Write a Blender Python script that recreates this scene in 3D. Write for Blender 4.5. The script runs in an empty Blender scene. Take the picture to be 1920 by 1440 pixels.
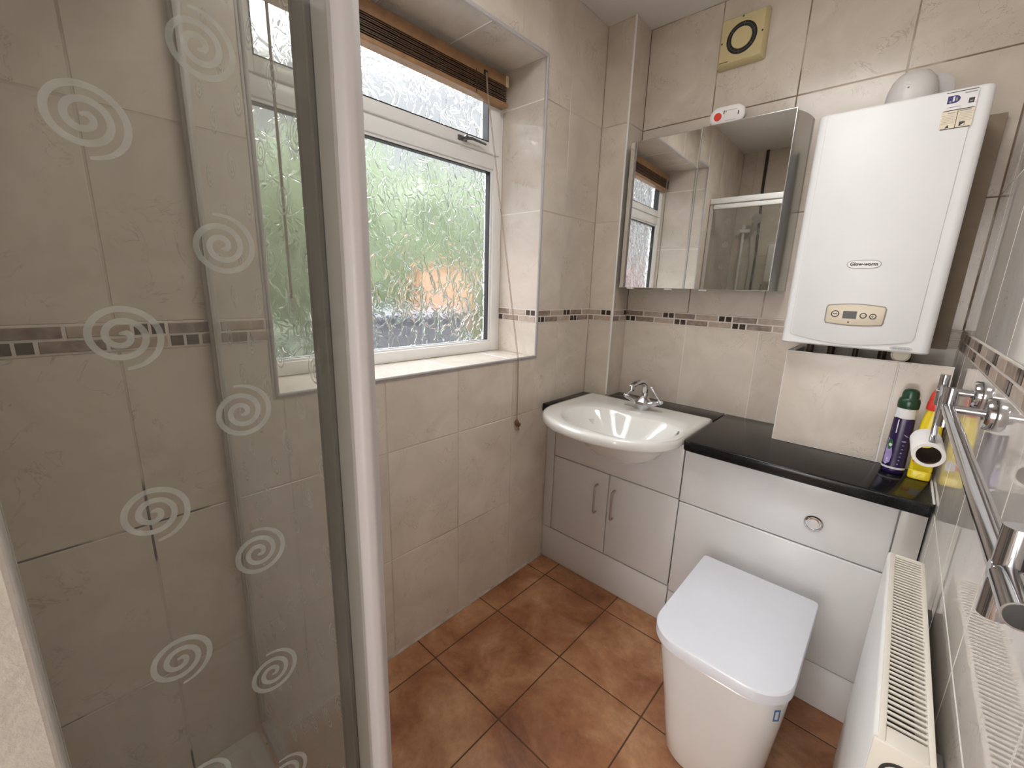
import bpy, bmesh, math, random
from mathutils import Vector, Matrix
random.seed(7)
SC = bpy.context.scene
COL = SC.collection

# ------------------------------------------------------------------ camera
cd = bpy.data.cameras.new('camera'); cam = bpy.data.objects.new('camera', cd); COL.objects.link(cam)
cd.sensor_width = 36; cd.lens = 14.847; cd.clip_start = 0.01
CR = Vector((0.7347431, 0.67767592, 0.03013176)); CU = Vector((-0.17444066, 0.1458315, 0.97380883)); CF = Vector((-0.65553264, 0.72075552, -0.22536292))
mw = Matrix((( CR.x, CU.x, -CF.x, 1.18440426), (CR.y, CU.y, -CF.y, 0.05764542), (CR.z, CU.z, -CF.z, 1.35995491), (0, 0, 0, 1)))
cam.matrix_world = mw
SC.camera = cam

# ------------------------------------------------------------------ world, lights, exposure
wd = bpy.data.worlds.new('overcast_sky'); SC.world = wd; wd.use_nodes = True
nt = wd.node_tree; nt.nodes.clear()
wo = nt.nodes.new('ShaderNodeOutputWorld'); bg = nt.nodes.new('ShaderNodeBackground')
tc = nt.nodes.new('ShaderNodeTexCoord'); sx = nt.nodes.new('ShaderNodeSeparateXYZ'); rp = nt.nodes.new('ShaderNodeValToRGB')
nt.links.new(tc.outputs['Generated'], sx.inputs[0]); nt.links.new(sx.outputs['Z'], rp.inputs[0])
SKY_H, SKY_Z = 0.145, 9.0
rp.color_ramp.elements[0].position = 0.0; rp.color_ramp.elements[0].color = (SKY_H*.95, SKY_H*.98, SKY_H*1.03, 1)
rp.color_ramp.elements[1].position = 0.80; rp.color_ramp.elements[1].color = (SKY_Z*.95, SKY_Z*.98, SKY_Z*1.04, 1)
e = rp.color_ramp.elements.new(0.38); e.color = (.142, .147, .156, 1)
e = rp.color_ramp.elements.new(0.56); e.color = (4.4, 4.5, 4.75, 1)
nt.links.new(rp.outputs[0], bg.inputs[0]); bg.inputs[1].default_value = 4.0
nt.links.new(bg.outputs[0], wo.inputs[0])

def area(name, loc, target, size, power, color=(1, 1, 1), sy=None):
    l = bpy.data.lights.new(name, 'AREA'); l.energy = power; l.size = size; l.color = color
    if sy: l.shape = 'RECTANGLE'; l.size_y = sy
    o = bpy.data.objects.new(name, l); COL.objects.link(o); o.location = loc
    o.rotation_euler = (Vector(target)-Vector(loc)).to_track_quat('-Z', 'Y').to_euler()
    return o
area('hall_fill', (0.92, -1.5, 1.15), (0.85, 0.9, 0.85), 0.75, 22, (1.0, .98, .96), 1.7)  # added fill through the doorway, from no known source
area('ceiling_fill', (0.74, 0.85, 2.44), (0.74, 0.85, 0), 0.5, 8, (1.0, .98, .955))  # added fill from above to brighten the room

SC.view_settings.view_transform = 'Standard'; SC.view_settings.look = 'None'
SC.view_settings.gamma = 1; SC.view_settings.use_curve_mapping = False
SC.view_settings.exposure = 0.50
SC.cycles.use_denoising = True
SC.cycles.max_bounces = 14; SC.cycles.diffuse_bounces = 6; SC.cycles.glossy_bounces = 6
SC.cycles.transmission_bounces = 10; SC.cycles.transparent_max_bounces = 16
SC.cycles.caustics_refractive = True; SC.cycles.caustics_reflective = False
SC.cycles.blur_glossy = 0.6; SC.cycles.sample_clamp_indirect = 6.0

# ------------------------------------------------------------------ measured room
W = 1.3324; D = 2.0679; H = 2.4914
YN = -0.36                                   # near wall
BX = 0.1333; BY = 1.9247                     # boxed-in corner
WN, WS, SZ, HZ = 0.4387, 1.5064, 1.0598, 2.2267   # window opening
ROWS = [0, 0.401, 0.8058, 1.2053, None, 1.2616, 1.67, 2.0835, H]
YF = 1.621; ZW = 0.8295                      # cabinet front, worktop height

# ------------------------------------------------------------------ materials
def nodes(m):
    m.use_nodes = True
    t = m.node_tree
    return t, t.nodes['Principled BSDF'], t.nodes['Material Output']
def noise(t, scale, detail=3, rough=.55, co='Object', dist=0.0):
    c = t.nodes.new('ShaderNodeTexCoord'); n = t.nodes.new('ShaderNodeTexNoise')
    n.inputs['Scale'].default_value = scale; n.inputs['Detail'].default_value = detail
    n.inputs['Roughness'].default_value = rough; n.inputs['Distortion'].default_value = dist
    t.links.new(c.outputs[co], n.inputs['Vector'])
    return n
def ramp(t, src, stops):
    r = t.nodes.new('ShaderNodeValToRGB')
    while len(r.color_ramp.elements) < len(stops): r.color_ramp.elements.new(.5)
    for el, (p, c) in zip(r.color_ramp.elements, stops):
        el.position = p; el.color = (*c, 1)
    t.links.new(src, r.inputs[0]); return r
def mixc(t, fac, a, b, mode='MIX'):
    m = t.nodes.new('ShaderNodeMix'); m.data_type = 'RGBA'; m.blend_type = mode
    for s, v in ((m.inputs[0], fac), (m.inputs[6], a), (m.inputs[7], b)):
        if hasattr(v, 'is_linked'): t.links.new(v, s)
        elif isinstance(v, (int, float)): s.default_value = v
        else: s.default_value = (*v, 1)
    return m.outputs[2]
def bump(t, p, h, strength, dist=.002):
    b = t.nodes.new('ShaderNodeBump'); b.inputs['Strength'].default_value = strength; b.inputs['Distance'].default_value = dist
    t.links.new(h, b.inputs['Height']); t.links.new(b.outputs[0], p.inputs['Normal']); return b
def mat(name, color, rough=.5, metal=0.0, var=.06, scale=14, bmp=0.0, bscale=60, coat=0.0, spec=.5):
    m = bpy.data.materials.new(name); t, p, o = nodes(m)
    n = noise(t, scale)
    a = tuple(max(0, c*(1-var)) for c in color); b = tuple(min(1, c*(1+var)) for c in color)
    r = ramp(t, n.outputs[0], [(.3, a), (.7, b)])
    t.links.new(r.outputs[0], p.inputs['Base Color'])
    p.inputs['Roughness'].default_value = rough; p.inputs['Metallic'].default_value = metal
    p.inputs['Coat Weight'].default_value = coat; p.inputs['Specular IOR Level'].default_value = spec
    if bmp: bump(t, p, noise(t, bscale, 4).outputs[0], bmp)
    return m

def tile_mat(name, base, rough, ior=1.45):
    m = bpy.data.materials.new(name); t, p, o = nodes(m)
    c = t.nodes.new('ShaderNodeTexCoord'); g = t.nodes.new('ShaderNodeNewGeometry')
    sc = t.nodes.new('ShaderNodeVectorMath'); sc.operation = 'SCALE'; sc.inputs[0].default_value = (17, 29, 41)
    t.links.new(g.outputs['Random Per Island'], sc.inputs['Scale'])
    ad = t.nodes.new('ShaderNodeVectorMath'); t.links.new(c.outputs['Object'], ad.inputs[0]); t.links.new(sc.outputs[0], ad.inputs[1])
    def nz(s, d, r, di):
        n = t.nodes.new('ShaderNodeTexNoise'); n.inputs['Scale'].default_value = s; n.inputs['Detail'].default_value = d
        n.inputs['Roughness'].default_value = r; n.inputs['Distortion'].default_value = di
        t.links.new(ad.outputs[0], n.inputs['Vector']); return n.outputs[0]
    lo = tuple(x*y for x, y in zip(base, (.88, .86, .84))); hi = tuple(min(1, x*y) for x, y in zip(base, (1.07, 1.07, 1.07)))
    cloud = ramp(t, nz(5, 5, .6, .8), [(.3, lo), (.68, hi)]).outputs[0]
    vn = nz(9, 4, .6, 1.6)
    ab = t.nodes.new('ShaderNodeMath'); ab.operation = 'SUBTRACT'; t.links.new(vn, ab.inputs[0]); ab.inputs[1].default_value = .5
    ab2 = t.nodes.new('ShaderNodeMath'); ab2.operation = 'ABSOLUTE'; t.links.new(ab.outputs[0], ab2.inputs[0])
    line = ramp(t, ab2.outputs[0], [(0.0, (1, 1, 1)), (.012, (0, 0, 0))]).outputs[0]
    gate = ramp(t, nz(7, 2, .5, 0), [(.5, (0, 0, 0)), (.62, (.62, .62, .62))]).outputs[0]
    mul = mixc(t, 1.0, line, gate, 'MULTIPLY')
    bw = t.nodes.new('ShaderNodeRGBToBW'); t.links.new(mul, bw.inputs[0])
    vein = tuple(x*y for x, y in zip(base, (.60, .55, .52)))
    col = mixc(t, bw.outputs[0], cloud, vein)
    isl = ramp(t, g.outputs['Random Per Island'], [(0, (.95, .945, .94)), (1, (1.0, 1.0, 1.0))]).outputs[0]
    col = mixc(t, 1.0, col, isl, 'MULTIPLY')
    t.links.new(col, p.inputs['Base Color'])
    p.inputs['Roughness'].default_value = rough; p.inputs['IOR'].default_value = ior
    if rough > .05: bump(t, p, nz(6, 5, .6, .5), .08, .003)
    return m
def grout_mat(name, base, dark, amount, mould=False, low=None):
    m = bpy.data.materials.new(name); t, p, o = nodes(m)
    r = ramp(t, noise(t, 3.2, 4, .65).outputs[0], [(amount, base), (min(1, amount+.12), dark)])
    col = r.outputs[0]
    if low:     # cleaner, paler joints below the mosaic band
        c = t.nodes.new('ShaderNodeTexCoord'); s = t.nodes.new('ShaderNodeSeparateXYZ'); t.links.new(c.outputs['Object'], s.inputs[0])
        lz = t.nodes.new('ShaderNodeMath'); lz.operation = 'LESS_THAN'; lz.inputs[1].default_value = 1.24; t.links.new(s.outputs['Z'], lz.inputs[0])
        col = mixc(t, lz.outputs[0], col, low)
    if mould:   # black mould in the shower corner's joints
        r2 = ramp(t, noise(t, 4.5, 3, .6).outputs[0], [(.5, (0, 0, 0)), (.56, (1, 1, 1))]).outputs[0]
        c = t.nodes.new('ShaderNodeTexCoord'); s = t.nodes.new('ShaderNodeSeparateXYZ'); t.links.new(c.outputs['Object'], s.inputs[0])
        lt = t.nodes.new('ShaderNodeMath'); lt.operation = 'LESS_THAN'; lt.inputs[1].default_value = .27; t.links.new(s.outputs['Y'], lt.inputs[0])
        lz = t.nodes.new('ShaderNodeMath'); lz.operation = 'LESS_THAN'; lz.inputs[1].default_value = .95; t.links.new(s.outputs['Z'], lz.inputs[0])
        mm = t.nodes.new('ShaderNodeMath'); mm.operation = 'MULTIPLY'; t.links.new(lt.outputs[0], mm.inputs[0]); t.links.new(lz.outputs[0], mm.inputs[1])
        m2 = t.nodes.new('ShaderNodeMath'); m2.operation = 'MULTIPLY'; t.links.new(mm.outputs[0], m2.inputs[0]); t.links.new(r2, m2.inputs[1])
        col = mixc(t, m2.outputs[0], col, (.035, .027, .022))
    t.links.new(col, p.inputs['Base Color']); p.inputs['Roughness'].default_value = .8
    return m

TILE = tile_mat('beige_marble_tile', (.62, .555, .48), .20, 1.45)
TILE_S = tile_mat('reveal_marble_tile', (.64, .58, .51), .06, 1.7)
TILE_R = tile_mat('beige_marble_tile_polished', (.74, .705, .67), .03, 1.95)
GROUT = grout_mat('wall_grout', (.52, .45, .38), (.33, .27, .21), .55, True)
GROUT_B = grout_mat('back_wall_grout', (.50, .43, .35), (.20, .14, .095), .42, low=(.66, .60, .53))
GROUT_W = grout_mat('white_grout', (.80, .78, .75), (.62, .57, .51), .62)
MOS = [mat('mosaic_dark', (.045, .030, .022), .25, var=.3, scale=60),
       mat('mosaic_brown', (.25, .185, .145), .35, var=.35, scale=45),
       mat('mosaic_tan', (.42, .335, .27), .35, var=.16, scale=45),
       mat('mosaic_grout', (.66, .61, .55), .8, var=.08)]
WHITE_PAINT = mat('white_paint', (.70, .68, .645), .7, var=.02, scale=6, bmp=.05, bscale=200)
PLASTER = mat('rough_plaster', (.52, .485, .44), .85, var=.06, scale=40, bmp=.5, bscale=160)
CHROME = mat('chrome', (.62, .62, .635), .07, 1.0, var=.02)
CHROME_D = mat('worn_chrome', (.50, .50, .52), .12, 1.0, var=.06)
STEEL = mat('brushed_steel', (.55, .54, .53), .3, 1.0, var=.05)
CERAMIC = mat('white_ceramic', (.80, .80, .785), .08, var=.01, coat=.4)
BASINW = mat('basin_ceramic', (.78, .77, .735), .09, var=.01, coat=.4)
GLOSSWHITE = mat('white_gloss_board', (.70, .695, .695), .16, var=.012)
LIDW = mat('sky_tinted_white_lid_plastic', (.73, .745, .80), .25, var=.01)  # white plastic with the window's blue skylight put into its colour
ENAMEL = mat('boiler_white_enamel', (.72, .725, .73), .42, var=.012, bmp=.03, bscale=300)
RADW = mat('radiator_white_paint', (.80, .795, .77), .35, var=.02, bmp=.12, bscale=220)
RADC = mat('radiator_cream_paint', (.74, .70, .62), .4, var=.03)
UPVC = mat('white_upvc', (.76, .755, .74), .28, var=.015)
ALU = mat('satin_shower_profile', (.43, .405, .40), .5, 0.0, var=.02, scale=4)
BLACKGAP = mat('black_gasket', (.012, .012, .012), .5)
DARKIN = mat('dark_interior', (.03, .025, .02), .8)
STILE_G = mat('stile_shade_and_bracket_grey', (.17, .16, .145), .5)  # shade on the door stile put into this grey; radiator brackets share it
SEAL = mat('grey_sealant', (.36, .32, .28), .6, var=.25, scale=20)
CREAM = mat('aged_cream_plastic', (.56, .47, .255), .35, var=.05)
BEIGEP = mat('beige_panel_plastic', (.66, .585, .455), .35, var=.03)
REDP = mat('red_plastic', (.62, .045, .03), .3)
WHITEP = mat('white_plastic', (.76, .75, .74), .35, var=.02)
BLACKP = mat('black_plastic', (.015, .015, .014), .35)
NAVY = mat('navy_print', (.025, .025, .13), .4)
INK = mat('dark_ink', (.03, .028, .026), .5)
GREYINK = mat('grey_ink', (.30, .29, .30), .5)
PAPERC = mat('cream_sticker', (.68, .60, .46), .5)
PAPERW = mat('white_sticker', (.72, .70, .70), .45)
BLUEP = mat('blue_sticker', (.08, .22, .50), .4)
WOODL = mat('light_blind_wood', (.27, .145, .065), .42, var=.2, scale=30)
WOODD = mat('dark_blind_wood', (.065, .030, .013), .40, var=.3, scale=30)
CORD = mat('beige_cord', (.36, .27, .20), .8, var=.1)
TASSEL = mat('brown_wood_toggle', (.16, .075, .03), .5, var=.2)
PURPLE = mat('purple_label', (.018, .007, .055), .22, var=.15)
LILAC = mat('lilac_label', (.36, .28, .56), .3, var=.2, scale=50)
GREEN = mat('dark_green_cap', (.008, .045, .018), .28)
GREENL = mat('green_badge', (.03, .12, .04), .3)
YELLOW = mat('yellow_plastic', (.78, .60, .02), .28, var=.04)
BROWNCARD = mat('brown_card_tube', (.09, .05, .03), .8, var=.1)
TISSUE = mat('white_paper', (.78, .77, .755), .9, var=.02, bmp=.2, bscale=150)
TRAYW = mat('shower_tray_acrylic', (.66, .64, .60), .3, var=.04)
BOARD = mat('brown_back_board', (.30, .235, .165), .7, var=.1)
COPPER = mat('shade_darkened_copper', (.05, .028, .018), .5, .3, var=.1)  # copper darkened in colour for the shade under the boiler
BLACKGR = bpy.data.materials.new('black_speckled_worktop')
t, p, o = nodes(BLACKGR)
r = ramp(t, noise(t, 420, 1, .5).outputs[0], [(.66, (.006, .006, .006)), (.78, (.09, .09, .085))])
t.links.new(r.outputs[0], p.inputs['Base Color']); p.inputs['Roughness'].default_value = .16; p.inputs['Specular IOR Level'].default_value = .3

FLOORM = bpy.data.materials.new('terracotta_floor_tile')
t, p, o = nodes(FLOORM)
g = t.nodes.new('ShaderNodeNewGeometry')
n1 = noise(t, 4.2, 5, .62, dist=.6); n2 = noise(t, 22, 4, .7); n3 = noise(t, 70, 3, .7)
c1 = ramp(t, n1.outputs[0], [(.28, (.20, .074, .029)), (.47, (.37, .168, .078)), (.68, (.56, .33, .18))]).outputs[0]
c2 = ramp(t, n2.outputs[0], [(.35, (.80, .76, .72)), (.65, (1.0, 1.0, 1.0))]).outputs[0]
c3 = ramp(t, n3.outputs[0], [(.3, (.88, .88, .88)), (.6, (1, 1, 1))]).outputs[0]
isl = ramp(t, g.outputs['Random Per Island'], [(0, (.84, .80, .78)), (1, (1.0, 1.0, 1.0))]).outputs[0]
cc = mixc(t, 1, mixc(t, 1, mixc(t, 1, c1, c2, 'MULTIPLY'), isl, 'MULTIPLY'), c3, 'MULTIPLY')
t.links.new(cc, p.inputs['Base Color']); p.inputs['Roughness'].default_value = .38
bump(t, p, n2.outputs[0], .12, .003)
FLOORG = mat('floor_grout', (.085, .040, .018), .9, var=.2)

# clear shower glass with a haze of limescale
def glass_mat(name, haze, tint, zr=None):
    m = bpy.data.materials.new(name); t, p, o = nodes(m)
    tr = t.nodes.new('ShaderNodeBsdfTransparent'); tr.inputs[0].default_value = (*tint, 1)
    df = t.nodes.new('ShaderNodeBsdfDiffuse'); df.inputs[0].default_value = (.62, .61, .58, 1)
    tl = t.nodes.new('ShaderNodeBsdfTranslucent'); tl.inputs[0].default_value = (.62, .61, .58, 1)
    a = t.nodes.new('ShaderNodeMixShader'); t.links.new(df.outputs[0], a.inputs[1]); t.links.new(tl.outputs[0], a.inputs[2])
    h = ramp(t, noise(t, 7, 4, .6).outputs[0], [(.35, (haze*.6,)*3), (.7, (haze*1.3,)*3)])
    sp = ramp(t, noise(t, 95, 2, .5).outputs[0], [(.70, (0, 0, 0)), (.76, (.03, .03, .03))])
    ad = mixc(t, 1, h.outputs[0], sp.outputs[0], 'ADD')
    if zr:      # soap film, thicker towards the tray
        s_ = t.nodes.new('ShaderNodeSeparateXYZ'); c_ = t.nodes.new('ShaderNodeTexCoord'); t.links.new(c_.outputs['Object'], s_.inputs[0])
        ad = mixc(t, 1, ad, ramp(t, s_.outputs['Z'], [(p_, (v_,)*3) for p_, v_ in zr]).outputs[0], 'ADD')
    b = t.nodes.new('ShaderNodeMixShader'); t.links.new(ad, b.inputs[0]); t.links.new(tr.outputs[0], b.inputs[1]); t.links.new(a.outputs[0], b.inputs[2])
    gl = t.nodes.new('ShaderNodeBsdfGlossy'); gl.inputs['Roughness'].default_value = .02
    lw = t.nodes.new('ShaderNodeLayerWeight'); lw.inputs[0].default_value = .5
    fr = ramp(t, lw.outputs['Facing'], [(0, (.02,)*3), (.6, (.035,)*3), (.85, (.13,)*3), (1.0, (.8,)*3)])
    c = t.nodes.new('ShaderNodeMixShader'); t.links.new(fr.outputs[0], c.inputs[0]); t.links.new(b.outputs[0], c.inputs[1]); t.links.new(gl.outputs[0], c.inputs[2])
    t.links.new(c.outputs[0], o.inputs[0]); return m
GLASS = glass_mat('hazy_shower_glass', .07, (.90, .90, .88))
GLASS_F = glass_mat('soap_filmed_shower_glass', .06, (.90, .90, .88), [(.05, .34), (.45, .22), (.8, .12), (1.0, .03)])
SPIRAL = bpy.data.materials.new('etched_white_print')
t, p, o = nodes(SPIRAL)
rr = ramp(t, noise(t, 60, 3).outputs[0], [(.3, (.60, .63, .60)), (.7, (.72, .75, .72))])
tr = t.nodes.new('ShaderNodeBsdfTransparent'); mx = t.nodes.new('ShaderNodeMixShader'); mx.inputs[0].default_value = .36
df = t.nodes.new('ShaderNodeBsdfDiffuse'); tl = t.nodes.new('ShaderNodeBsdfTranslucent'); m2 = t.nodes.new('ShaderNodeMixShader'); m2.inputs[0].default_value = .45
t.links.new(rr.outputs[0], df.inputs[0]); t.links.new(rr.outputs[0], tl.inputs[0])
t.links.new(df.outputs[0], m2.inputs[1]); t.links.new(tl.outputs[0], m2.inputs[2])
t.links.new(tr.outputs[0], mx.inputs[1]); t.links.new(m2.outputs[0], mx.inputs[2]); t.links.new(mx.outputs[0], o.inputs[0])

SPIRAL_F = SPIRAL.copy(); SPIRAL_F.name = 'etched_white_print_door'
for nd in SPIRAL_F.node_tree.nodes:
    if nd.type == 'MIX_SHADER' and abs(nd.inputs[0].default_value-.36) < .01: nd.inputs[0].default_value = .5
# obscure window glass: embossed leafy pattern
OBSC = bpy.data.materials.new('obscure_patterned_glass')
t, p, o = nodes(OBSC)
c = t.nodes.new('ShaderNodeTexCoord')
wn_ = noise(t, 13, 2, .5)
sub = t.nodes.new('ShaderNodeVectorMath'); sub.operation = 'SUBTRACT'; sub.inputs[1].default_value = (.5, .5, .5)
t.links.new(wn_.outputs['Color'], sub.inputs[0])
scl = t.nodes.new('ShaderNodeVectorMath'); scl.operation = 'SCALE'; scl.inputs['Scale'].default_value = .10
t.links.new(sub.outputs[0], scl.inputs[0])
add = t.nodes.new('ShaderNodeVectorMath'); t.links.new(c.outputs['Object'], add.inputs[0]); t.links.new(scl.outputs[0], add.inputs[1])
mp = t.nodes.new('ShaderNodeMapping'); mp.inputs['Scale'].default_value = (0.0, 31, 16); t.links.new(add.outputs[0], mp.inputs[0])
vo = t.nodes.new('ShaderNodeTexVoronoi'); vo.feature = 'DISTANCE_TO_EDGE'; vo.inputs['Scale'].default_value = 1.0; t.links.new(mp.outputs[0], vo.inputs['Vector'])
vr = ramp(t, vo.outputs['Distance'], [(0.0, (0, 0, 0)), (.10, (.75, .75, .75)), (.35, (1, 1, 1))]); vr.color_ramp.interpolation = 'EASE'
wv = noise(t, 38, 2, .5, dist=1.0)
hh = mixc(t, .22, vr.outputs[0], wv.outputs[0])
p.inputs['Base Color'].default_value = (.97, .985, .975, 1); p.inputs['Transmission Weight'].default_value = 1.0
p.inputs['Roughness'].default_value = .10; p.inputs['IOR'].default_value = 1.45
b = bump(t, p, hh, 1.0, .0016)

MIRROR = bpy.data.materials.new('mirror_silver'); t, p, o = nodes(MIRROR)
rr = ramp(t, noise(t, 3).outputs[0], [(.3, (.80, .80, .78)), (.7, (.83, .83, .81))]); t.links.new(rr.outputs[0], p.inputs['Base Color'])
p.inputs['Metallic'].default_value = 1; p.inputs['Roughness'].default_value = .015
CABSIDE = mat('satin_aluminium_side', (.60, .61, .60), .25, .9, var=.02)

HEDGE = mat('hedge_leaves', (.019, .029, .007), .85, var=.5, scale=9)
HEDGE2 = mat('dark_hedge_leaves', (.010, .016, .006), .8, var=.45, scale=9)
PATIO = mat('grey_patio', (.05, .05, .049), .9, var=.1)
BRICK = mat('pinkish_brick', (.085, .038, .032), .9, var=.15)
ORANGE = mat('orange_terracotta', (.10, .050, .024), .8, var=.1)
DARKG = mat('dark_grey_plastic', (.014, .014, .016), .95, var=.2)

# ------------------------------------------------------------------ mesh helpers
ORG = {}
def MB(): return bmesh.new()
def _merge(dst, src, mi=0):
    me = bpy.data.meshes.new('tmp'); 
    for f in src.faces: f.material_index = mi
    src.to_mesh(me); src.free(); dst.from_mesh(me); bpy.data.meshes.remove(me)
def box(bm, x0, x1, y0, y1, z0, z1, bev=0.0, seg=2, mi=0, M=None):
    b = bmesh.new(); bmesh.ops.create_cube(b, size=1.0)
    for v in b.verts: v.co = Vector(((x0+x1)/2+v.co.x*(x1-x0), (y0+y1)/2+v.co.y*(y1-y0), (z0+z1)/2+v.co.z*(z1-z0)))
    if bev: bmesh.ops.bevel(b, geom=list(b.edges), offset=bev, segments=seg, profile=.5, affect='EDGES')
    if M: bmesh.ops.transform(b, matrix=M, verts=b.verts)
    _merge(bm, b, mi)
def prism(bm, pts, axis, a, b_, bev=0.0, mi=0, seg=2):
    """extrude a 2D polygon along axis (0,1,2) from a to b_; pts are the two other coordinates in xyz order"""
    b = bmesh.new()
    def P(p, w):
        l = [p[0], p[1]]; l.insert(axis, w); return Vector(l)
    lo = [b.verts.new(P(q, a)) for q in pts]; hi = [b.verts.new(P(q, b_)) for q in pts]
    n = len(pts)
    b.faces.new(lo[::-1]); b.faces.new(hi)
    for i in range(n): b.faces.new((lo[i], lo[(i+1) % n], hi[(i+1) % n], hi[i]))
    bmesh.ops.recalc_face_normals(b, faces=b.faces)
    if bev: bmesh.ops.bevel(b, geom=[e for e in b.edges if e.calc_face_angle(0) > .6], offset=bev, segments=seg, profile=.5, affect='EDGES')
    _merge(bm, b, mi)
def frame_of(d):
    d = d.normalized(); u = Vector((0, 0, 1)) if abs(d.z) < .9 else Vector((1, 0, 0))
    a = d.cross(u).normalized(); return a, a.cross(d).normalized()
def tube(bm, pts, r, n=16, cap=True, mi=0):
    b = bmesh.new(); pts = [Vector(q) for q in pts]; rs = r if isinstance(r, (list, tuple)) else [r]*len(pts)
    rings = []; a = None
    for i, q in enumerate(pts):
        d = (pts[min(i+1, len(pts)-1)]-pts[max(i-1, 0)]).normalized()
        if a is None: a, c = frame_of(d)
        else:
            a = (a-d*a.dot(d)).normalized()
        c = d.cross(a)
        rings.append([b.verts.new(q+a*math.cos(2*math.pi*k/n)*rs[i]+c*math.sin(2*math.pi*k/n)*rs[i]) for k in range(n)])
    for i in range(len(rings)-1):
        for k in range(n): b.faces.new((rings[i][k], rings[i][(k+1) % n], rings[i+1][(k+1) % n], rings[i+1][k]))
    if cap: b.faces.new(rings[0][::-1]); b.faces.new(rings[-1])
    bmesh.ops.recalc_face_normals(b, faces=b.faces)
    _merge(bm, b, mi)
def lathe(bm, prof, base, axis=(0, 0, 1), n=32, sx=1.0, sy=1.0, mi=0, aa=None, cap=True):
    b = bmesh.new(); ax = Vector(axis).normalized(); base = Vector(base)
    if aa: a, c = aa
    elif abs(ax.z) > .99: a, c = Vector((1, 0, 0)), Vector((0, 1, 0))
    else: a, c = frame_of(ax)
    rings = [[b.verts.new(base+ax*h+a*math.cos(2*math.pi*k/n)*max(r, 1e-5)*sx+c*math.sin(2*math.pi*k/n)*max(r, 1e-5)*sy) for k in range(n)] for r, h in prof]
    for i in range(len(rings)-1):
        for k in range(n): b.faces.new((rings[i][k], rings[i][(k+1) % n], rings[i+1][(k+1) % n], rings[i+1][k]))
    if cap:
        b.faces.new(rings[0][::-1]); b.faces.new(rings[-1])
    bmesh.ops.recalc_face_normals(b, faces=b.faces)
    _merge(bm, b, mi)
def loft(bm, rings, capa=True, capb=True, mi=0, closed=True):
    b = bmesh.new(); R = [[b.verts.new(Vector(q)) for q in r] for r in rings]; n = len(R[0])
    for i in range(len(R)-1):
        for k in range(n if closed else n-1): b.faces.new((R[i][k], R[i][(k+1) % n], R[i+1][(k+1) % n], R[i+1][k]))
    if capa: b.faces.new(R[0][::-1])
    if capb: b.faces.new(R[-1])
    bmesh.ops.recalc_face_normals(b, faces=b.faces)
    _merge(bm, b, mi)
def rrect(x0, x1, y0, y1, r, n=6, rs=None):
    """rounded rectangle outline, rs = radii for (x1y1, x0y1, x0y0, x1y0)"""
    rs = rs or (r, r, r, r); out = []
    for (cx, cy, a0, rr) in ((x1, y1, 0, rs[0]), (x0, y1, 90, rs[1]), (x0, y0, 180, rs[2]), (x1, y0, 270, rs[3])):
        sx_ = -1 if cx == x1 else 1; sy_ = -1 if cy == y1 else 1
        for k in range(n+1):
            a = math.radians(a0+90*k/n)
            out.append((cx+sx_*rr+rr*math.cos(a), cy+sy_*rr+rr*math.sin(a)))
    return out
def obj(name, bm, mats, parent=None, smooth=True, loc=None, angle=35):
    """link a bmesh (in room coordinates) as one object"""
    L = Vector(loc) if loc else (ORG[parent.name] if parent else Vector((0, 0, 0)))
    for v in bm.verts: v.co -= L
    me = bpy.data.meshes.new(name); bm.to_mesh(me); bm.free()
    for m in (mats if isinstance(mats, (list, tuple)) else [mats]): me.materials.append(m)
    if smooth:
        me.polygons.foreach_set('use_smooth', [True]*len(me.polygons))
        me.set_sharp_from_angle(angle=math.radians(angle))
    o = bpy.data.objects.new(name, me); COL.objects.link(o)
    if parent: o.parent = parent
    else: o.location = L
    ORG[o.name] = L
    return o
def tag(o, label, cat, group=None):
    o['label'] = label; o['category'] = cat
    if group: o['group'] = group
    return o
def thing(name, label, cat, loc, group=None):
    o = bpy.data.objects.new(name, None); COL.objects.link(o); o.location = loc; o.empty_display_size = .05
    ORG[o.name] = Vector(loc)
    return tag(o, label, cat, group)
def struct(name, bm, mats, label=None, smooth=False):
    o = obj(name, bm, mats, smooth=smooth); o['kind'] = 'structure'
    if label: o['label'] = label
    return o
def text_mesh(bm, body, size, origin, xdir, ydir, offset=0.0, mi=0, shear=0.0, width=None, ext=.0003):
    cu = bpy.data.curves.new('txt', 'FONT'); cu.body = body; cu.size = size; cu.align_x = 'CENTER'; cu.align_y = 'CENTER'
    cu.offset = offset; cu.shear = shear; cu.extrude = ext; cu.resolution_u = 3
    o = bpy.data.objects.new('txt', cu); COL.objects.link(o)
    bpy.context.view_layer.update()
    me = bpy.data.meshes.new_from_object(o.evaluated_get(bpy.context.evaluated_depsgraph_get()))
    bpy.data.objects.remove(o); bpy.data.curves.remove(cu)
    b = bmesh.new(); b.from_mesh(me); bpy.data.meshes.remove(me)
    xd = Vector(xdir).normalized(); yd = Vector(ydir).normalized(); zd = xd.cross(yd)
    s = 1.0
    if width:
        ws = [v.co.x for v in b.verts]; s = width/max(1e-6, max(ws)-min(ws))
    for v in b.verts: v.co = Vector(origin)+xd*v.co.x*s+yd*v.co.y*(s if width else 1)+zd*v.co.z
    _merge(bm, b, mi)

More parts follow.
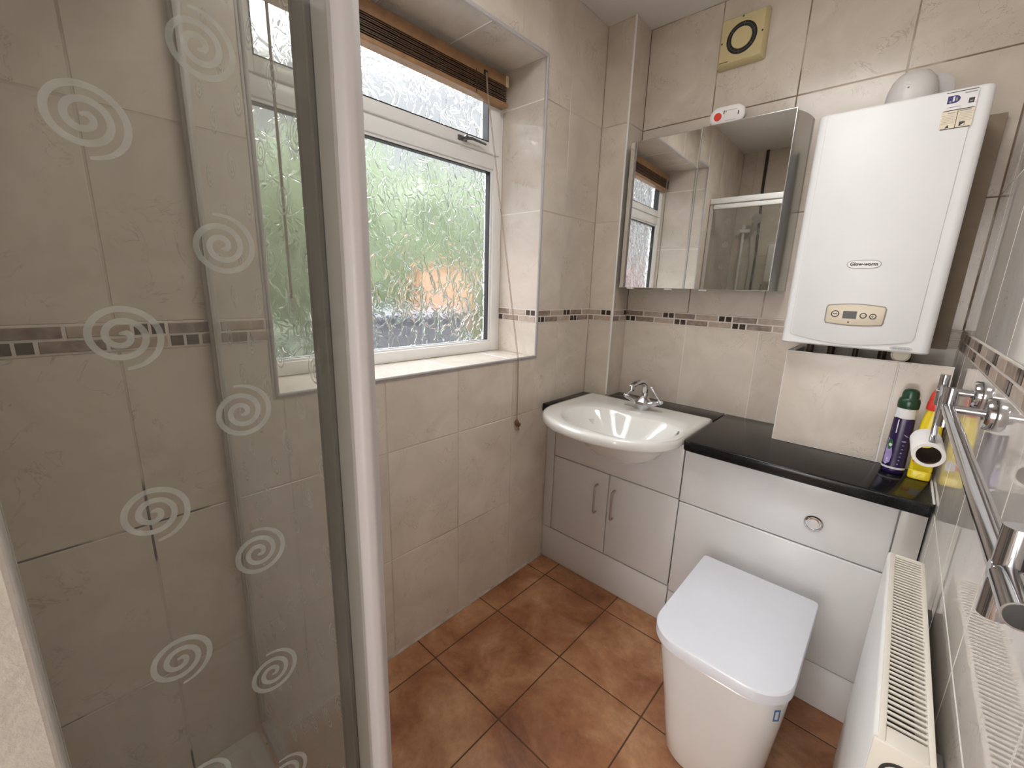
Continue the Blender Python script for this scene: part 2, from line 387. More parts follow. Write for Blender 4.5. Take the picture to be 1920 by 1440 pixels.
# ------------------------------------------------------------------ tiled surfaces
def subtract(rects, hole):
    out = []
    for (a, b, c, d) in rects:
        h0, h1, g0, g1 = hole
        if h1 <= a or h0 >= b or g1 <= c or g0 >= d: out.append((a, b, c, d)); continue
        if h0 > a: out.append((a, h0, c, d))
        if h1 < b: out.append((h1, b, c, d))
        m0, m1 = max(a, h0), min(b, h1)
        if g0 > c: out.append((m0, m1, c, g0))
        if g1 < d: out.append((m0, m1, g1, d))
    return out
def tiled(bm, O, U, V, N, ub, vb, holes=(), g=.003, ch=.0016, back=.0022, umin=None, umax=None):
    """tiles between the joint positions ub x vb on the plane O + u U + v V, face towards N; material 0 tile, 1 grout"""
    O, U, V, N = map(Vector, (O, U, V, N))
    P = lambda u, v, d: O+U*u+V*v+N*d
    def quad(c, mi):
        f = bm.faces.new([bm.verts.new(q) for q in c]); f.material_index = mi
        f.normal_update()
        return f
    for i in range(len(ub)-1):
        for j in range(len(vb)-1):
            if vb[j] is None or vb[j+1] is None or ub[i] is None or ub[i+1] is None: continue
            c0, c1, d0, d1 = ub[i]+g/2, ub[i+1]-g/2, vb[j]+g/2, vb[j+1]-g/2
            if c1-c0 < .004 or d1-d0 < .004: continue
            rs = [(c0, c1, d0, d1)]
            for h in holes: rs = subtract(rs, h)
            for (a, b, c, d) in rs:
                if b-a < .002 or d-c < .002: continue
                la, lb, lc, ld = [ch if abs(x-y) < 1e-6 else 0 for x, y in ((a, c0), (b, c1), (c, d0), (d, d1))]
                o4 = [(a, c), (b, c), (b, d), (a, d)]; i4 = [(a+la, c+lc), (b-lb, c+lc), (b-lb, d-ld), (a+la, d-ld)]
                iv = [bm.verts.new(P(*q, 0)) for q in i4]; ov = [bm.verts.new(P(*q, -ch if True else 0)) for q in o4]
                ff = [bm.faces.new(iv)]
                for k, fl in ((0, lc), (1, lb), (2, ld), (3, la)):
                    ff.append(bm.faces.new((ov[k], ov[(k+1) % 4], iv[(k+1) % 4], iv[k])))
                for f in ff: f.material_index = 0
    us = [x for x in ub if x is not None]; vs = [x for x in vb if x is not None]
    gs = [(us[0], us[-1], vs[0], vs[-1])]
    for h in holes: gs = subtract(gs, h)
    for (a, b, c, d) in gs: quad([P(a, c, -.0009), P(b, c, -.0009), P(b, d, -.0009), P(a, d, -.0009)], 1)
def joints(start, step, lo, hi):
    k = math.ceil((lo-start)/step+1e-6); out = [lo]
    while start+k*step < hi-1e-6:
        out.append(start+k*step); k += 1
    return [out[0]]+[x for x in out[1:] if x-lo > .012 and hi-x > .012]+[hi]
def mosaic(bm, O, U, V, N, u0, u1, phase, period=.2545, wide=True):
    """two rows of tesserae: two small dark squares, a brown bar, a tan bar, repeated"""
    O, U, V, N = map(Vector, (O, U, V, N))
    def blk(a, b, c, d, h, mi):
        a, b = max(a, u0), min(b, u1)
        if b-a < .002: return
        f = [(a, c), (b, c), (b, d), (a, d)]; e_ = .0012
        i4 = [(a+e_, c+e_), (b-e_, c+e_), (b-e_, d-e_), (a+e_, d-e_)] if b-a > 3*e_ else f
        ov = [bm.verts.new(O+U*x+V*y) for x, y in f]; iv = [bm.verts.new(O+U*x+V*y+N*h) for x, y in i4]
        fs = [bm.faces.new(iv)]+[bm.faces.new((ov[k], ov[(k+1) % 4], iv[(k+1) % 4], iv[k])) for k in range(4)]
        for q in fs: q.material_index = mi
    blk(u0, u1, 1.2040, 1.2632, .0006, 3)
    for row, (z0, z1) in enumerate(((1.2360, 1.2590), (1.2085, 1.2315))):
        ph = phase+(.0585 if row else 0)
        k = math.floor((u0-ph)/period)-1
        while ph+k*period < u1:
            s = ph+k*period
            for (a, b, mi) in ((0, .0235, 0), (.0282, .0517, 0), (.0575, .1500, 1), (.1555, .2490, 2)):
                blk(s+a, s+b, z0, z1, .0022, mi)
            k += 1

VROW = ROWS
UL = joints(.1465, .30455, YN, BY)
bm = MB()
tiled(bm, (0, 0, 0), (0, 1, 0), (0, 0, 1), (1, 0, 0), UL, VROW, [(WN, WS, SZ, HZ)])
for (a, b, c, d) in subtract([(YN-.1, D+.1, -.05, H+.05)], (WN-.003, WS+.003, SZ-.003, HZ+.003)):   # masonry behind the tiles
    box(bm, -.30, -.003, a, b, c, d, mi=1)
struct('wall_left', bm, [TILE, GROUT], 'beige tiled window wall')
# window reveal, tiled like the wall
REV = .235
bm = MB()
tiled(bm, (0, WS, 0), (1, 0, 0), (0, 0, 1), (0, -1, 0), [-REV, 0], [SZ, 1.2053, None, 1.2616, 1.67, 2.0835, HZ])
tiled(bm, (0, WN, 0), (1, 0, 0), (0, 0, 1), (0, 1, 0), [-REV, 0], [SZ, 1.2053, None, 1.2616, 1.67, 2.0835, HZ])
ur = joints(.1465, .30455, WN, WS)
tiled(bm, (0, 0, SZ), (0, 1, 0), (1, 0, 0), (0, 0, 1), ur, [-REV, 0])
tiled(bm, (0, 0, HZ), (0, 1, 0), (1, 0, 0), (0, 0, -1), joints(.30, .30455, WN, WS), [-REV, 0])
struct('wall_window_reveal', bm, [TILE_S, GROUT_W], 'tiled window reveal and sill')

bm = MB()
tiled(bm, (0, BY, 0), (1, 0, 0), (0, 0, 1), (0, -1, 0), [0, BX], VROW)
tiled(bm, (BX, 0, 0), (0, 1, 0), (0, 0, 1), (1, 0, 0), [BY, D], VROW)
box(bm, 0, BX-.003, BY+.003, D, 0, H, mi=1)
struct('wall_corner_boxing', bm, [TILE, GROUT], 'tiled boxed-in corner column')
bm = MB()
tiled(bm, (0, D, 0), (1, 0, 0), (0, 0, 1), (0, -1, 0), joints(.442, .3040, BX, W), VROW)
box(bm, -.3, W+.1, D+.003, D+.12, -.05, H+.05, mi=1)
struct('wall_back', bm, [TILE, GROUT_B], 'beige tiled back wall')
bm = MB()
tiled(bm, (W, 0, 0), (0, 1, 0), (0, 0, 1), (-1, 0, 0), joints(.0095, .3030, YN, D), VROW)
box(bm, W+.003, W+.12, -1.6, D+.12, -.05, H+.05, mi=1)
struct('wall_right', bm, [TILE_R, GROUT_W], 'glossy beige tiled right wall')
SX0, SX1, SY1 = .655, .708, .0085          # stud wall beside the shower
bm = MB()
tiled(bm, (0, YN, 0), (1, 0, 0), (0, 0, 1), (0, 1, 0), joints(.10, .3040, 0, SX1), VROW)
for (a, b, c, d) in subtract([(-.3, W+.1, -.05, H+.05)], (SX1, W, 0, 2.02)):
    box(bm, a, b, YN-.1, YN-.003, c, d, mi=1)
struct('wall_near', bm, [TILE, GROUT], 'tiled shower wall with the doorway')
bm = MB(); box(bm, SX0, SX1, YN-.002, SY1, 0, H, .004)
struct('wall_stud', bm, PLASTER, 'rough white plaster wall end beside the shower')
bm = MB(); box(bm, -.3, W+.12, -1.7, D+.12, H, H+.1); struct('ceiling', bm, WHITE_PAINT)
# hall beyond the doorway
bm = MB(); box(bm, .2, W+.12, -1.7, -1.6, -.05, H+.05); box(bm, .2, .3, -1.6, YN-.1, -.05, H+.05)
struct('wall_hall', bm, WHITE_PAINT, 'white hall wall beyond the doorway')
# floor
bm = MB()
tiled(bm, (0, 0, 0), (1, 0, 0), (0, 1, 0), (0, 0, 1), [0]+[.1184+.33*k for k in range(4)]+[W], joints(.1914, .3302, -1.6, D), g=.0035)
box(bm, -.3, W+.12, -1.7, D+.12, -.1, -.003, mi=1)
struct('floor', bm, [FLOORM, FLOORG], 'terracotta floor tiles')
# mosaic bands
for nm, O, U, N, u0, u1, ph in (
    ('trim_1', (0, 0, 0), (0, 1, 0), (1, 0, 0), YN, WN-.008, 1.7022),
    ('trim_2', (0, 0, 0), (0, 1, 0), (1, 0, 0), WS+.009, BY, 1.7022),
    ('trim_3', (0, BY, 0), (1, 0, 0), (0, -1, 0), 0, BX-.004, .072),
    ('trim_4', (BX, 0, 0), (0, 1, 0), (1, 0, 0), BY+.004, D, 2.035),
    ('trim_5', (0, D, 0), (1, 0, 0), (0, -1, 0), BX, W, .3273),
    ('trim_6', (W, 0, 0), (0, 1, 0), (-1, 0, 0), YN, D, 1.543),
    ('trim_7', (0, WS, 0), (1, 0, 0), (0, -1, 0), -REV, -.002, -.062),
    ('trim_8', (0, WN, 0), (1, 0, 0), (0, 1, 0), -REV, -.002, -.062)):
    bm = MB(); mosaic(bm, O, U, (0, 0, 1), N, u0, u1, ph)
    struct(nm, bm, MOS, 'brown mosaic border band')
# plastic edge trims round the window and on the boxing
bm = MB()
def edge(bm, a, b, r=.0055): tube(bm, [a, b], r, 10)
k = .001
for (a, b) in (((k, WS, SZ), (k, WS, HZ)), ((k, WN, SZ), (k, WN, HZ)), ((k, WN, SZ), (k, WS, SZ)), ((k, WN, HZ), (k, WS, HZ))): edge(bm, a, b)
for (y0, y1, z0, z1) in ((WS+.005, WS+.011, SZ-.011, HZ+.011), (WN-.011, WN-.005, SZ-.011, HZ+.011), (WN-.005, WS+.005, HZ+.005, HZ+.011), (WN-.005, WS+.005, SZ-.011, SZ-.005)):
    box(bm, -.002, .0022, y0, y1, z0, z1, .001)
struct('trim_9', bm, ALU, 'white tile edging round the window', smooth=True)
bm = MB(); edge(bm, (BX, BY, .84), (BX, BY, H-.001), .0045); struct('trim_10', bm, UPVC, 'white edge trim on the corner boxing', smooth=True)
# sealant line where left wall meets the floor
bm = MB(); prism(bm, [(.0, .0), (.006, .0), (.002, .006), (.0, .007)], 1, .33, YF)
struct('trim_11', bm, SEAL, 'grey sealant along the left wall foot', smooth=True)

# ------------------------------------------------------------------ window
wroot = bpy.data.objects.new('window_1', None); COL.objects.link(wroot); wroot['kind'] = 'structure'; ORG[wroot.name] = Vector((0, 0, 0))
wroot['label'] = 'white framed window with obscure glass'
XF = -.23; XB = -.29
def ring(bm, y0, y1, z0, z1, w, x0, x1, bev=.004, wb=None, wt=None):
    wb = wb or w; wt = wt or w
    box(bm, x0, x1, y0, y0+w, z0, z1, bev); box(bm, x0, x1, y1-w, y1, z0, z1, bev)
    box(bm, x0, x1, y0+w-.002, y1-w+.002, z0, z0+wb, bev); box(bm, x0, x1, y0+w-.002, y1-w+.002, z1-wt, z1, bev)
bm = MB()
ring(bm, WN, WS, SZ, HZ, .052, XB, XF, wb=.044, wt=.05)
box(bm, XB, XF+.001, WN+.05, WS-.05, 1.848, 1.905, .004)
# glazing bead round the fixed pane
for (a, b, c, d) in ((WN+.05, WN+.062, 1.10, 1.85), (WS-.062, WS-.05, 1.10, 1.85), (WN+.06, WS-.06, 1.10, 1.112), (WN+.06, WS-.06, 1.838, 1.85)):
    box(bm, XB+.01, XF-.008, a, b, c, d, .003)
obj('window_frame', bm, UPVC, wroot)
bm = MB()
for (a, b, c, d) in ((WN+.0610, WN+.0655, 1.110, 1.840), (WS-.0655, WS-.0610, 1.110, 1.840), (WN+.0655, WS-.0655, 1.110, 1.1135), (WN+.0655, WS-.0655, 1.8345, 1.8395)):
    box(bm, XB+.02, XF-.013, a, b, c, d)
obj('gasket', bm, BLACKGAP, wroot)
bm = MB(); box(bm, -.268, -.262, WN+.062, WS-.062, 1.111, 1.839); obj('pane', bm, OBSC, wroot, smooth=False)
bm = MB(); ring(bm, WN+.030, WS-.030, 1.902, 2.205, .062, XB+.01, XF+.012, .005, wb=.042)
sash = obj('sash', bm, UPVC, wroot)
bm = MB(); ring(bm, WN+.0925, WS-.0925, 1.9445, 2.1425, .004, XF-.03, XF+.0065, 0); obj('gasket', bm, BLACKGAP, sash)
bm = MB(); box(bm, -.262, -.256, WN+.091, WS-.091, 1.943, 2.144); obj('pane', bm, OBSC, sash, smooth=False)
bm = MB()
box(bm, XF+.012, XF+.018, 1.24, 1.285, 1.912, 1.930, .002)
tube(bm, [(XF+.018, 1.268, 1.921), (XF+.038, 1.268, 1.921)], .009, 14)
tube(bm, [(XF+.034, 1.268, 1.921), (XF+.036, 1.30, 1.9235), (XF+.031, 1.375, 1.922)], [.007, .0055, .004], 12)
obj('latch', bm, mat('dark_grey_latch', (.14, .14, .145), .3, .6), sash)
bm = MB(); box(bm, XF-.0005, XF+.003, 1.262, 1.315, 1.893, 1.8985, .001); obj('latch_plate', bm, WHITEP, sash)

# ------------------------------------------------------------------ outside, seen only through the obscure glass
def blob(bm, c, r, seed, sub=3, amp=.25, squash=(1, 1, 1)):
    b = bmesh.new(); bmesh.ops.create_icosphere(b, subdivisions=sub, radius=1.0)
    rnd = random.Random(seed); ph = [rnd.uniform(0, 6.3) for _ in range(6)]
    for v in b.verts:
        n = v.co.normalized()
        k_ = 1+amp*(.5*math.sin(7*n.x+ph[0])*math.sin(6*n.y+ph[1])+.5*math.sin(13*n.z+ph[2])*math.sin(11*n.x+ph[3])+.3*rnd.uniform(-1, 1))
        v.co = Vector((n.x*r*k_*squash[0]+c[0], n.y*r*k_*squash[1]+c[1], n.z*r*k_*squash[2]+c[2]))
    _merge(bm, b)
bm = MB(); box(bm, -14, -.3, -9, 16, -.35, -.3); struct('floor_patio', bm, PATIO, 'grey paved ground outside')
bm = MB()
for i in range(10): blob(bm, (-5.9-random.uniform(0, .3), 1.6+i*.66, 1.25), .86, i, squash=(.8, .8, 2.65+.25*random.uniform(-1, 1)))
tag(obj('hedge', bm, HEDGE), 'bright green hedge outside, behind the lower window pane', 'hedge')
bm = MB()
for i in range(3): blob(bm, (-4.4-random.uniform(0, .3), 1.2+i*.45, .25), .42, 50+i, squash=(.8, .8, 1.3))
tag(obj('shrub', bm, HEDGE2), 'dark green low shrub blurred behind the lower left of the pane', 'shrub')
bm = MB(); box(bm, -5.0, -4.8, 4.35, 5.45, -.3, 1.62, .01)
for k_ in range(9): box(bm, -4.805, -4.79, 4.36+k_*.12, 4.36+k_*.12+.11, -.28, 1.60, .004)
box(bm, -5.03, -4.77, 4.33, 5.47, 1.62, 1.67, .01)
tag(obj('shed_panel', bm, ORANGE, loc=(-4.9, 4.9, -.3)), 'orange-tan timber panel outside, a blurred patch right of centre in the pane', 'garden panel')
bm = MB(); prism(bm, [(-4.1, -.3), (-3.5, -.3), (-3.42, .90), (-4.18, .90)], 1, 2.75, 4.15, .03); box(bm, -4.22, -3.38, 2.72, 4.2, .90, .98, .02)
tag(obj('garden_box', bm, DARKG, loc=(-3.8, 3.45, -.3)), 'dark grey storage box outside below the orange patch in the window', 'storage box')
bm = MB(); box(bm, -4.3, -4.0, -8, -.9, -.3, 2.0)
struct('wall_neighbour', bm, BRICK, 'pinkish brick garden wall seen in the mirror')

# ------------------------------------------------------------------ venetian blind
bl = thing('venetian_blind', 'brown wooden venetian blind drawn up at the window head', 'blind', (-.20, .97, 2.08))
y0, y1 = .462, 1.484
bm = MB(); box(bm, -.222, -.182, y0, y1-.016, 2.158, 2.196, .002); obj('headrail', bm, WOODL, bl)
bm = MB(); box(bm, -.224, -.180, y1-.018, y1, 2.157, 2.197, .002); obj('end_cap', bm, CREAM, bl)
for i in range(9):
    bm = MB(); z = 2.1015+i*.0062; off = .0015*math.sin(i*2.3)
    prism(bm, [(-.221+off, z), (-.201+off, z+.0022), (-.181+off, z), (-.181+off, z+.003), (-.201+off, z+.0052), (-.221+off, z+.003)], 1, y0+.004, y1-.012)
    obj('slat', bm, WOODD, bl)
bm = MB(); box(bm, -.222, -.180, y0+.002, y1-.002, 2.081, 2.0985, .003); obj('bottom_rail', bm, WOODL, bl)
for y in (.62, .82, 1.30):
    bm = MB(); tube(bm, [(-.1785, y, 2.165), (-.178, y+.001, 2.13), (-.1775, y, 2.10), (-.178, y+.004, 2.083)], .0012, 6); obj('ladder_cord', bm, WOODD, bl)
bm = MB()
box(bm, -.182, -.1785, 1.342, 1.362, 2.160, 2.176, .0008); obj('cord_lock', bm, BLACKP, bl)
cpts = [(-.178, 1.351, 2.168), (-.174, 1.352, 2.11), (-.10, 1.364, 1.68), (.006, 1.3815, 1.073), (.0095, 1.382, 1.05), (.011, 1.386, .79)]
bm = MB(); tube(bm, cpts, .0011, 6); tube(bm, [(q[0]+.001, q[1]+.004, q[2]) for q in cpts[:-1]]+[(.011, 1.389, .79)], .0011, 6)
pc = obj('pull_cord', bm, CORD, bl)
bm = MB(); lathe(bm, [(.003, 0), (.008, .006), (.009, .018), (.006, .026), (.002, .03)], (.012, 1.386, .762), n=14)
lathe(bm, [(.003, 0), (.0065, .006), (.006, .014), (.002, .02)], (.014, 1.394, .756), axis=(.2, .4, .9), n=12)
tube(bm, [(.012, 1.386, .765), (.014, 1.388, .752), (.016, 1.398, .745)], .0015, 6); tube(bm, [(.012, 1.390, .765), (.015, 1.395, .75), (.014, 1.399, .738)], .0015, 6)
obj('cord_toggle', bm, TASSEL, pc)
bm = MB(); tube(bm, [(-.172, .556, 2.165), (-.165, .556, 2.15), (-.165, .556, 1.30)], .004, 8); obj('tilt_wand', bm, mat('brown_grey_wand', (.20, .165, .135), .5, var=.2), bl)

# ------------------------------------------------------------------ shower
YS, XS = .315, .69
tr_ = thing('shower_tray', 'white shower tray on the floor in the left corner', 'shower tray', (.34, -.02, 0))
bm = MB()
loft(bm, [[(x, y, z) for x, y in rrect(.0035, XS-.002+i, YN+.004, YS-.015+i, .02)] for z, i in ((.001, 0), (.072, 0), (.079, -.004))]
     + [[(x, y, z) for x, y in rrect(.03, XS-.035, YN+.03, YS-.055, .03)] for z in (.079,)]
     + [[(x, y, z) for x, y in rrect(.05, XS-.055, YN+.05, YS-.075, .05)] for z in (.052,)])
obj('tray_body', bm, TRAYW, tr_)
bm = MB(); lathe(bm, [(.04, 0), (.04, .003), (.03, .006), (.0, .006)], (.34, -.05, .052)); obj('waste_cover', bm, CHROME, tr_)

en = thing('shower_enclosure', 'shower enclosure of clear glass printed with white spirals and white frame', 'shower screen', (XS, YS, .08))
ZT = 1.985; ZB0 = .082
bm = MB()   # corner post with rounded outer face
pts = [(.638, .328), (.638, .306), (.650, .300), (.690, .300), (.706, .306), (.711, .316), (.706, .327), (.690, .331), (.652, .331)]
prism(bm, pts, 2, ZB0, ZT+.045, .003); obj('corner_post', bm, ALU, en)
bm = MB(); box(bm, .6285, .6385, .307, .325, ZB0, ZT); box(bm, .6225, .6275, .3085, .3235, ZB0, ZT); obj('black_seal', bm, BLACKGAP, en)
bm = MB(); box(bm, .588, .6245, .304, .327, ZB0, ZT, .004); box(bm, .571, .588, .308, .323, ZB0, ZT, .002); box(bm, .625, .631, .302, .328, ZB0, ZT, .001); obj('door_stile', bm, STILE_G, en)  # white stile coloured dark grey for its shaded side
bm = MB(); box(bm, .0035, .020, .305, .325, ZB0, ZT+.02, .002); box(bm, .020, .027, .309, .321, ZB0, ZT, .002); obj('wall_channel', bm, mat('grey_beige_profile', (.46, .43, .39), .4, var=.03), en)
bm = MB(); box(bm, .0035, .64, .298, .332, ZT+.008, ZT+.045, .003); box(bm, .0305, .64, .303, .327, ZT-.028, ZT+.001, .003); obj('top_rail', bm, UPVC, en)
bm = MB(); box(bm, .03, .64, .302, .328, ZB0-.002, ZB0+.034, .003); obj('bottom_rail', bm, ALU, en)
bm = MB(); box(bm, XS-.012, XS+.012, SY1+.001, .300, ZT-.01, ZT+.04, .003); obj('side_top_rail', bm, UPVC, en)
bm = MB(); box(bm, XS-.012, XS+.012, SY1+.001, .300, ZB0-.002, ZB0+.03, .003); obj('side_bottom_rail', bm, ALU, en)
def spiral(bm, c, U, V, r=.025, turns=2.55, w=.0036, flip=1, rot=0.0, n=84):
    """ribbon spiral: winds from the middle to a loose tail"""
    c, U, V = Vector(c), Vector(U), Vector(V); vs = []
    for i in range(n+1):
        f = i/n; a = rot+flip*f*turns*2*math.pi; rr = r*(.06+.94*f**1.0)
        wd = w*(1.0 if f > .06 else .6)
        if f > .93: wd *= 1-.5*(f-.93)/.07
        d = U*math.cos(a)+V*math.sin(a)
        vs.append((bm.verts.new(c+d*(rr-wd/2)), bm.verts.new(c+d*(rr+wd/2))))
    for i in range(n): bm.faces.new((vs[i][0], vs[i][1], vs[i+1][1], vs[i+1][0]))
bm = MB(); box(bm, .022, .590, YS-.003, YS+.003, ZB0+.02, ZT); fp = obj('front_glass', bm, GLASS_F, en, smooth=False)
bm = MB()
pos = []
for ci, x in enumerate((.140, .209, .281, .349, .424, .496, .562)):
    for k_ in range(-8, 8):
        z = (1.319 if ci % 2 else 1.236)+k_*.156+(x-.349)*(-.02)
        if .28 < z < 1.90: pos.append((x, z))
for (x, z) in pos:
    bm = MB(); spiral(bm, (x, YS-.0035, z), (1, 0, 0), (0, 0, 1), .0235, 2.6, .0032, -1, 5.5+.3*math.sin(x*40+z*13)); obj('spiral_print', bm, SPIRAL_F, fp, smooth=False)
bm = MB(); box(bm, XS-.003, XS+.003, SY1+.002, .306, ZB0+.02, ZT); sp = obj('side_glass', bm, GLASS, en, smooth=False)
bm = MB()
SPA, SPB = 2.2, 4.26
for k_ in range(-5, 4):
    for c, fl, ro in (((XS+.0035, .180, 1.389+k_*.1655), 1, SPB), ((XS+.0035, .098, 1.308+k_*.1685), -1, SPA)):
        bm = MB(); spiral(bm, c, (0, 1, 0), (0, 0, 1), .0285, 2.6, .0050, fl, ro); obj('spiral_print', bm, SPIRAL, sp, smooth=False)

# fittings in the shower (seen in the mirror)
sr = thing('shower_riser_rail', 'white shower riser rail with hand shower on the tiled shower wall, seen in mirror', 'shower', (.09, YN, 1.2))
bm = MB(); tube(bm, [(.09, YN+.05, 1.28), (.09, YN+.05, 1.92)], .010, 14); obj('rail', bm, WHITEP, sr)
for z in (1.30, 1.90):
    bm = MB(); tube(bm, [(.09, YN+.001, z), (.09, YN+.055, z)], .014, 14); obj('rail_bracket', bm, WHITEP, sr)
bm = MB(); box(bm, .06, .16, YN+.035, YN+.075, 1.855, 1.885, .008); obj('slider', bm, WHITEP, sr)
bm = MB(); tube(bm, [(.15, YN+.07, 1.82), (.165, YN+.085, 1.90), (.185, YN+.11, 1.95)], [.010, .013, .016], 14)
lathe(bm, [(.016, -.012), (.036, 0), (.038, .012), (.0, .014)], (.195, YN+.125, 1.955), axis=(.35, .9, -.3), n=24); obj('hand_shower', bm, STEEL, sr)
bm = MB(); tube(bm, [(.15, YN+.07, 1.82), (.17, YN+.06, 1.6), (.16, YN+.05, 1.3), (.20, YN+.05, 1.12), (.26, YN+.04, 1.18), (.28, YN+.03, 1.44)], .0065, 10); obj('hose', bm, mat('grey_hose', (.25, .24, .23), .35, .5), sr)
su = thing('electric_shower_unit', 'white electric shower box on the tiled wall, reflected at mirror edge', 'shower unit', (.33, YN, 1.45))
bm = MB(); box(bm, .295, .48, YN+.001, YN+.085, 1.45, 1.76, .02, 3); obj('case', bm, WHITEP, su)
bm = MB(); lathe(bm, [(.035, 0), (.033, .02), (.0, .021)], (.388, YN+.085, 1.56), axis=(0, 1, 0)); obj('control_knob', bm, STEEL, su)
bm = MB(); tube(bm, [(.178, YN+.010, H-.002), (.178, YN+.010, 2.2), (.190, YN+.012, 1.95), (.20, YN+.012, 1.70), (.195, YN+.011, 1.1)], [.011, .010, .009, .009, .009], 10)  # tube stands in for a black mouldy joint in the wall
tag(obj('pipe', bm, mat('black_mould_joint', (.03, .022, .018), .7, var=.5, scale=12), loc=(.18, YN, 1.1)), 'black mouldy joint down the shower wall in the mirror, built as a tube', 'pipe')

# ------------------------------------------------------------------ basin unit
vu = thing('basin_unit', 'white two-door basin cabinet in the corner under the sink', 'cabinet', (.33, YF, 0))
bm = MB(); box(bm, .002, .658, YF+.018, BY-.003, .02, .640); obj('carcass', bm, GLOSSWHITE, vu)
bm = MB(); box(bm, .0025, .052, YF+.001, YF+.02, .178, .796, .001); obj('filler_strip', bm, GLOSSWHITE, vu)
def panel(bm, x0, x1, z0, z1, bev=.004): box(bm, x0, x1, YF, YF+.019, z0, z1, bev, 3)
bm = MB()
nt_ = [(.796, .168), (.79, .166), (.755, .152), (.724, .136), (.700, .106), (.688, .070), (.685, .035)]
prism(bm, [(.056, .5715), (.6585, .5715), (.6585, .796)]+[(.415+h, z) for z, h in nt_]+[(.415-h, z) for z, h in nt_[::-1]]+[(.056, .796)], 1, YF, YF+.019, .003)
obj('fascia', bm, GLOSSWHITE, vu)
for (a, b, hx) in ((.056, .3535, .303), (.3570, .6585, .389)):
    bm = MB(); panel(bm, a, b, .180, .5675); d = obj('door', bm, GLOSSWHITE, vu)
    bm = MB()
    tube(bm, [(hx, YF+.002, .372), (hx, YF-.018, .372), (hx, YF-.025, .378), (hx, YF-.027, .39), (hx, YF-.027, .488), (hx, YF-.025, .50), (hx, YF-.018, .506), (hx, YF+.002, .506)], .0045, 10)
    obj('handle', bm, STEEL, d)
bm = MB(); box(bm, .0025, .6585, YF+.004, YF+.02, .001, .1735, .001); obj('plinth', bm, GLOSSWHITE, vu)

wc = thing('cistern_unit', 'white cistern cabinet with chrome flush button behind the toilet', 'cabinet', (.97, YF, 0))
bm = MB(); box(bm, .664, W-.003, YF+.018, D-.003, .02, .7885); obj('carcass', bm, GLOSSWHITE, wc)
bm = MB(); panel(bm, .6625, 1.2705, .5655, .788); cp = obj('upper_panel', bm, GLOSSWHITE, wc)
bm = MB(); panel(bm, .6625, 1.2705, .164, .5615); obj('lower_panel', bm, GLOSSWHITE, wc)
bm = MB(); box(bm, 1.2735, W-.003, YF+.001, YF+.02, .178, .788, .001); obj('filler_strip', bm, mat('cream_filler_board', (.66, .64, .60), .25, var=.02), wc)
bm = MB(); box(bm, .6625, W-.003, YF+.004, YF+.02, .001, .1605, .001); obj('plinth', bm, GLOSSWHITE, wc)
bm = MB(); lathe(bm, [(.026, 0), (.026, .004), (.0235, .007), (.019, .0075), (.0185, .0045), (.0, .0045)], (1.085, YF, .650), axis=(0, -1, 0), n=36)
fb = obj('flush_button', bm, CHROME, cp)
bm = MB(); lathe(bm, [(.0175, 0), (.0165, .0035), (.0, .0045)], (1.085, YF-.0046, .650), axis=(0, -1, 0), n=32); obj('button_cap', bm, STEEL, fb)

# worktops
WT = .0385
bm = MB()
pts = [(.6665, 1.578), (.676, 1.5695), (.70, 1.567), (W-.004, 1.567), (W-.004, D-.003), (.6665, D-.003)]
prism(bm, pts, 2, ZW-WT, ZW, .006, seg=3)
tag(obj('worktop', bm, BLACKGR, loc=(1.0, 1.8, ZW)), 'long black speckled worktop over the toilet cistern', 'worktop')
bm = MB(); box(bm, BX+.003, .6645, 1.902, D-.003, ZW-WT, ZW, .003)
tag(obj('worktop', bm, BLACKGR, loc=(.4, 1.98, ZW)), 'black worktop strip on the wall side of the tap', 'worktop')
bm = MB(); box(bm, .0035, .0625, 1.572, BY-.003, ZW-WT, ZW, .004)
tag(obj('worktop', bm, BLACKGR, loc=(.03, 1.75, ZW)), 'short black worktop end strip against the window wall', 'worktop')

# basin
ba = thing('basin', 'white semi-recessed ceramic basin with curved front', 'basin', (.37, 1.62, .80))
bm = MB()
BXC = .3665
def outer(n_side=10, n_front=44, n_back=14, inset=0.0, z=0):
    xl, xr, yb, ys = .0655+inset, .6635-inset, 1.899-inset, 1.575
    pts = []
    for i in range(n_front+1):          # left to right along the front
        f = -1+2*i/n_front; a = math.asin(max(-1, min(1, f)))
        th = math.pi*i/n_front
        x = BXC-math.cos(th)*((xr-xl)/2)
        x += .030*math.sin(th)**2*0
        y = ys-(.243-inset)*math.sin(th)**.86
        pts.append((x, y, z))
    for i in range(1, n_side): pts.append((xr, ys+(yb-ys)*i/n_side, z))
    for i in range(n_back+1): pts.append((xr+(xl-xr)*i/n_back, yb, z))
    for i in range(1, n_side): pts.append((xl, yb+(ys-yb)*i/n_side, z))
    return pts
N_ = len(outer())
def inner(z, k_=1.0, cx=.408, cy=1.565):
    out = []
    for (x, y, _) in outer():
        a = math.atan2(y-1.60, x-BXC)
        # D-shaped bowl: wide front, back with a ledge for the tap
        c, s = math.cos(a), math.sin(a)
        rx, ry = .243, (.178 if s < 0 else .150)
        px, py = abs(c)**(.86)*(1 if c > 0 else -1), abs(s)**(.86)*(1 if s > 0 else -1)
        X, Y = cx+rx*px, cy+ry*py
        if s > 0: Y -= .042*math.exp(-((X-cx)/.085)**2)
        out.append((cx+(X-cx)*k_, cy+(Y-cy)*k_, z))
    return out
rings = []
under = [(.70, .35), (.74, .62)]
def lerp_ring(A, B, f): return [tuple(a[i]+(b[i]-a[i])*f for i in range(3)) for a, b in zip(A, B)]
